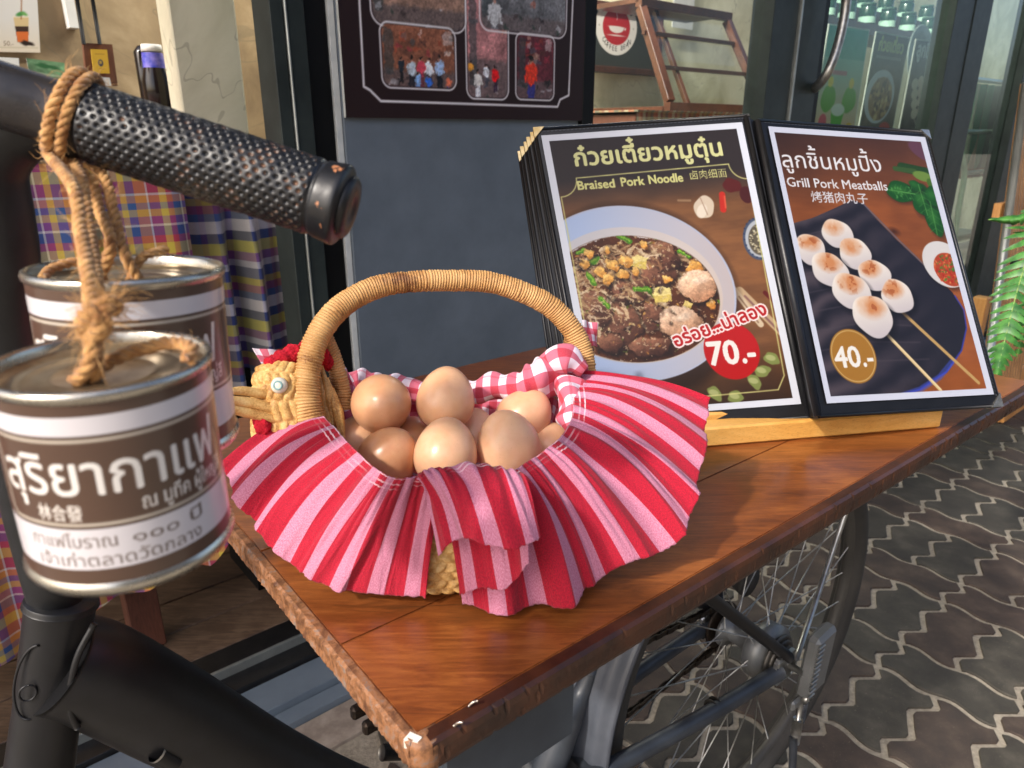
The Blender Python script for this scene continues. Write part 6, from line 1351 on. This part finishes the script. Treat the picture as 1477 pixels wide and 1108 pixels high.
def can(topc, r, tilt, spin, label, grp):
    s = r/.0375; H = .0765*s; up = un(np.array(tilt, float)); e_ = empty('coffee_can', topc-up*H, label, 'coffee can', grp)
    MM = axisM(up); toc = un(O0-topc); ref = toc-up*(toc@up); ref = un(ref); sd_ = np.cross(up, ref); RM = np.stack([ref, sd_, up], 1); base = topc-up*H
    cv = canart
    def pos(U, V_):
        a = spin+U*2*np.pi; rr_ = r*(1+.004*np.exp(-((V_-.06)/.01)**2)*0)
        dn = .0004*np.sin(a*3+1)*np.sin(V_*3.1)
        return base+((r+dn)*np.cos(a))[:, None]*ref+((r+dn)*np.sin(a))[:, None]*sd_+(H*(.045+.915*(1-V_)))[:, None]*up
    cv.sheet('label', pos, M['canlabel'], e_, .85)
    k = r
    lathe('rim', [(k*.955, H*.955), (k*.96, H*1.0), (k*.985, H*1.018), (k*1.02, H*1.012), (k*1.035, H*.992), (k*1.028, H*.972), (k*1.0, H*.962), (k*.998, H*.94), (k*.94, H*.94)][::-1], base, M['tin'], e_, 96, RM)
    lathe('lid', [(0, H*.935), (k*.45, H*.935), (k*.47, H*.941), (k*.50, H*.935), (k*.70, H*.937), (k*.72, H*.943), (k*.75, H*.936), (k*.86, H*.934), (k*.88, H*.942), (k*.955, H*.955)][::-1], base, M['tinrust'], e_, 72, RM)
    lathe('bottom_rim', [(0, H*.01), (k*.93, H*.01), (k*.95, -.0012), (k*1.0, -.0016), (k*1.032, H*.008), (k*1.03, H*.03), (k*1.0, H*.045), (k*.99, H*.06)], base, M['tin'], e_, 96, RM)
    return e_
def rope(parent, pts, r=.0032, pitch=.013, name='rope', ply=3):
    n0 = 400; P = cr(pts, n0); L = np.concatenate([[0], np.cumsum(np.linalg.norm(np.diff(P, axis=0), axis=1))]); n = max(30, int(L[-1]/.0009)); P = np.stack([np.interp(np.linspace(0, L[-1], n), L, P[:, i]) for i in range(3)], 1); s = np.linspace(0, L[-1], n)
    T, N, B = frames(P); parts = []; g = np.random.default_rng(int(L[-1]*1e5) % 997)
    for k in range(ply):
        ph = s/pitch*2*np.pi+k*2*np.pi/ply; C_ = P+r*.52*(np.cos(ph)[:, None]*N+np.sin(ph)[:, None]*B); a = np.linspace(0, 2*np.pi, 10, endpoint=False)
        parts.append(tubeV(C_, r*.56*(1+.08*np.interp(s, np.linspace(0, L[-1], 40), g.normal(0, 1, 40))), 10, lambda i, a: 1+.10*np.sin(a*5-i*.9)))
    V, Fc = join(parts); o = mesh(name, V, Fc, M['jute'], parent); return P
def fuzz(parent, P, n, L, r, seed=0):
    g = np.random.default_rng(seed); parts = []
    for k in range(n):
        i = g.integers(0, len(P)-1); d = g.normal(0, 1, 3); d /= np.linalg.norm(d); t = P[min(i+1, len(P)-1)]-P[i]; t = t/(np.linalg.norm(t)+1e-9); d = d*.75+t*g.choice([-1, 1])*.8
        ll = L*g.uniform(.4, 1.3); p0 = P[i]+d*r*.6; c1 = p0+d*ll*.5+g.normal(0, ll*.12, 3); c2 = p0+d*ll+g.normal(0, ll*.3, 3); parts.append(tubeV(cr([p0, c1, c2], 6), np.linspace(.00012, .00005, 6), 3, caps=False))
    V, Fc = join(parts); mesh('fibres', V, Fc, M['fibre'], parent)['kind'] = 'stuff'
grp = 'tin cans hanging from the bicycle grip'
T1 = atd(147, 521, .223); T2 = atd(184, 388, .286)
can1 = can(T1, .0308, (.02, -.02, 1), math.radians(-75), 'nearer brown and white coffee can, its whole label in view, hanging on a jute rope', grp)
can2 = can(T2, .0350, (.03, .03, 1), math.radians(-82), 'coffee can hanging behind and above, half hidden by the nearer can', grp)
# ropes: a sling round the bar then down into each lid
bc_ = atd(98, 168, .2985); bdir = un(atd(140, 181, .30)-atd(0, 137, .29)); vup = un(np.cross(bdir, np.array([0, 1., 0]))); 
if vup[2] < 0: vup = -vup
vfw = np.cross(bdir, vup)
if vfw[1] > 0: vfw = -vfw
def sling(off, r=.0185): return [bc_+bdir*(off+.002*math.sin(t))+r*(math.cos(t)*vfw+math.sin(t)*vup) for t in np.linspace(-1.0, math.pi+.9, 12)]
s1 = sling(0.0); 
K1 = atd(134, 455, .215)
k1 = T1+np.array([-.0035, -.010, -.0035])
P = rope(can1, [k1, atd(131, 520, .212), atd(133, 470, .216), atd(128, 400, .230), atd(116, 330, .248), atd(106, 270, .262)]+s1[::1]+[atd(118, 262, .285), atd(128, 330, .268), atd(138, 400, .245), atd(140, 455, .222), atd(137, 515, .214), k1+np.array([.004, .004, 0])], .0023, .011)
fuzz(can1, P, 420, .006, .003, 1)
P = rope(can1, [atd(134, 470, .2135), atd(146, 452, .211), atd(158, 438, .213), atd(166, 446, .216)], .0030, .010); fuzz(can1, P, 260, .0065, .003, 2)
kn = cr([atd(120, 470, .213), atd(132, 452, .209), atd(148, 462, .210), atd(140, 482, .213), atd(124, 480, .216), atd(124, 462, .219)], 60); P = rope(can1, kn[::10], .0028, .010); fuzz(can1, P, 160, .005, .003, 5)
P = rope(can1, [k1+np.array([.002, .002, 0]), atd(165, 518, .222), atd(205, 504, .226), atd(245, 494, .226), atd(276, 502, .222), atd(270, 520, .218)], .0021, .010); fuzz(can1, P, 90, .004, .002, 3)
s2 = sling(.005, .0182)
k2 = T2+np.array([.002, -.004, -.004])
P = rope(can2, [k2+np.array([-.012, 0, 0]), atd(160, 350, .279), atd(142, 300, .290), atd(133, 262, .296)]+s2+[atd(150, 255, .300), atd(165, 310, .292), atd(182, 370, .281), k2+np.array([.004, 0, 0])], .0022, .011)
fuzz(can2, P, 300, .006, .003, 4)
P = rope(can2, [k2+np.array([-.010, 0, 0]), atd(120, 378, .281), atd(75, 388, .272), atd(62, 402, .266)], .0018, .010); P = rope(can2, [k2, atd(205, 372, .286), atd(240, 360, .296)], .0018, .010); fuzz(can2, P, 80, .004, .002, 6)
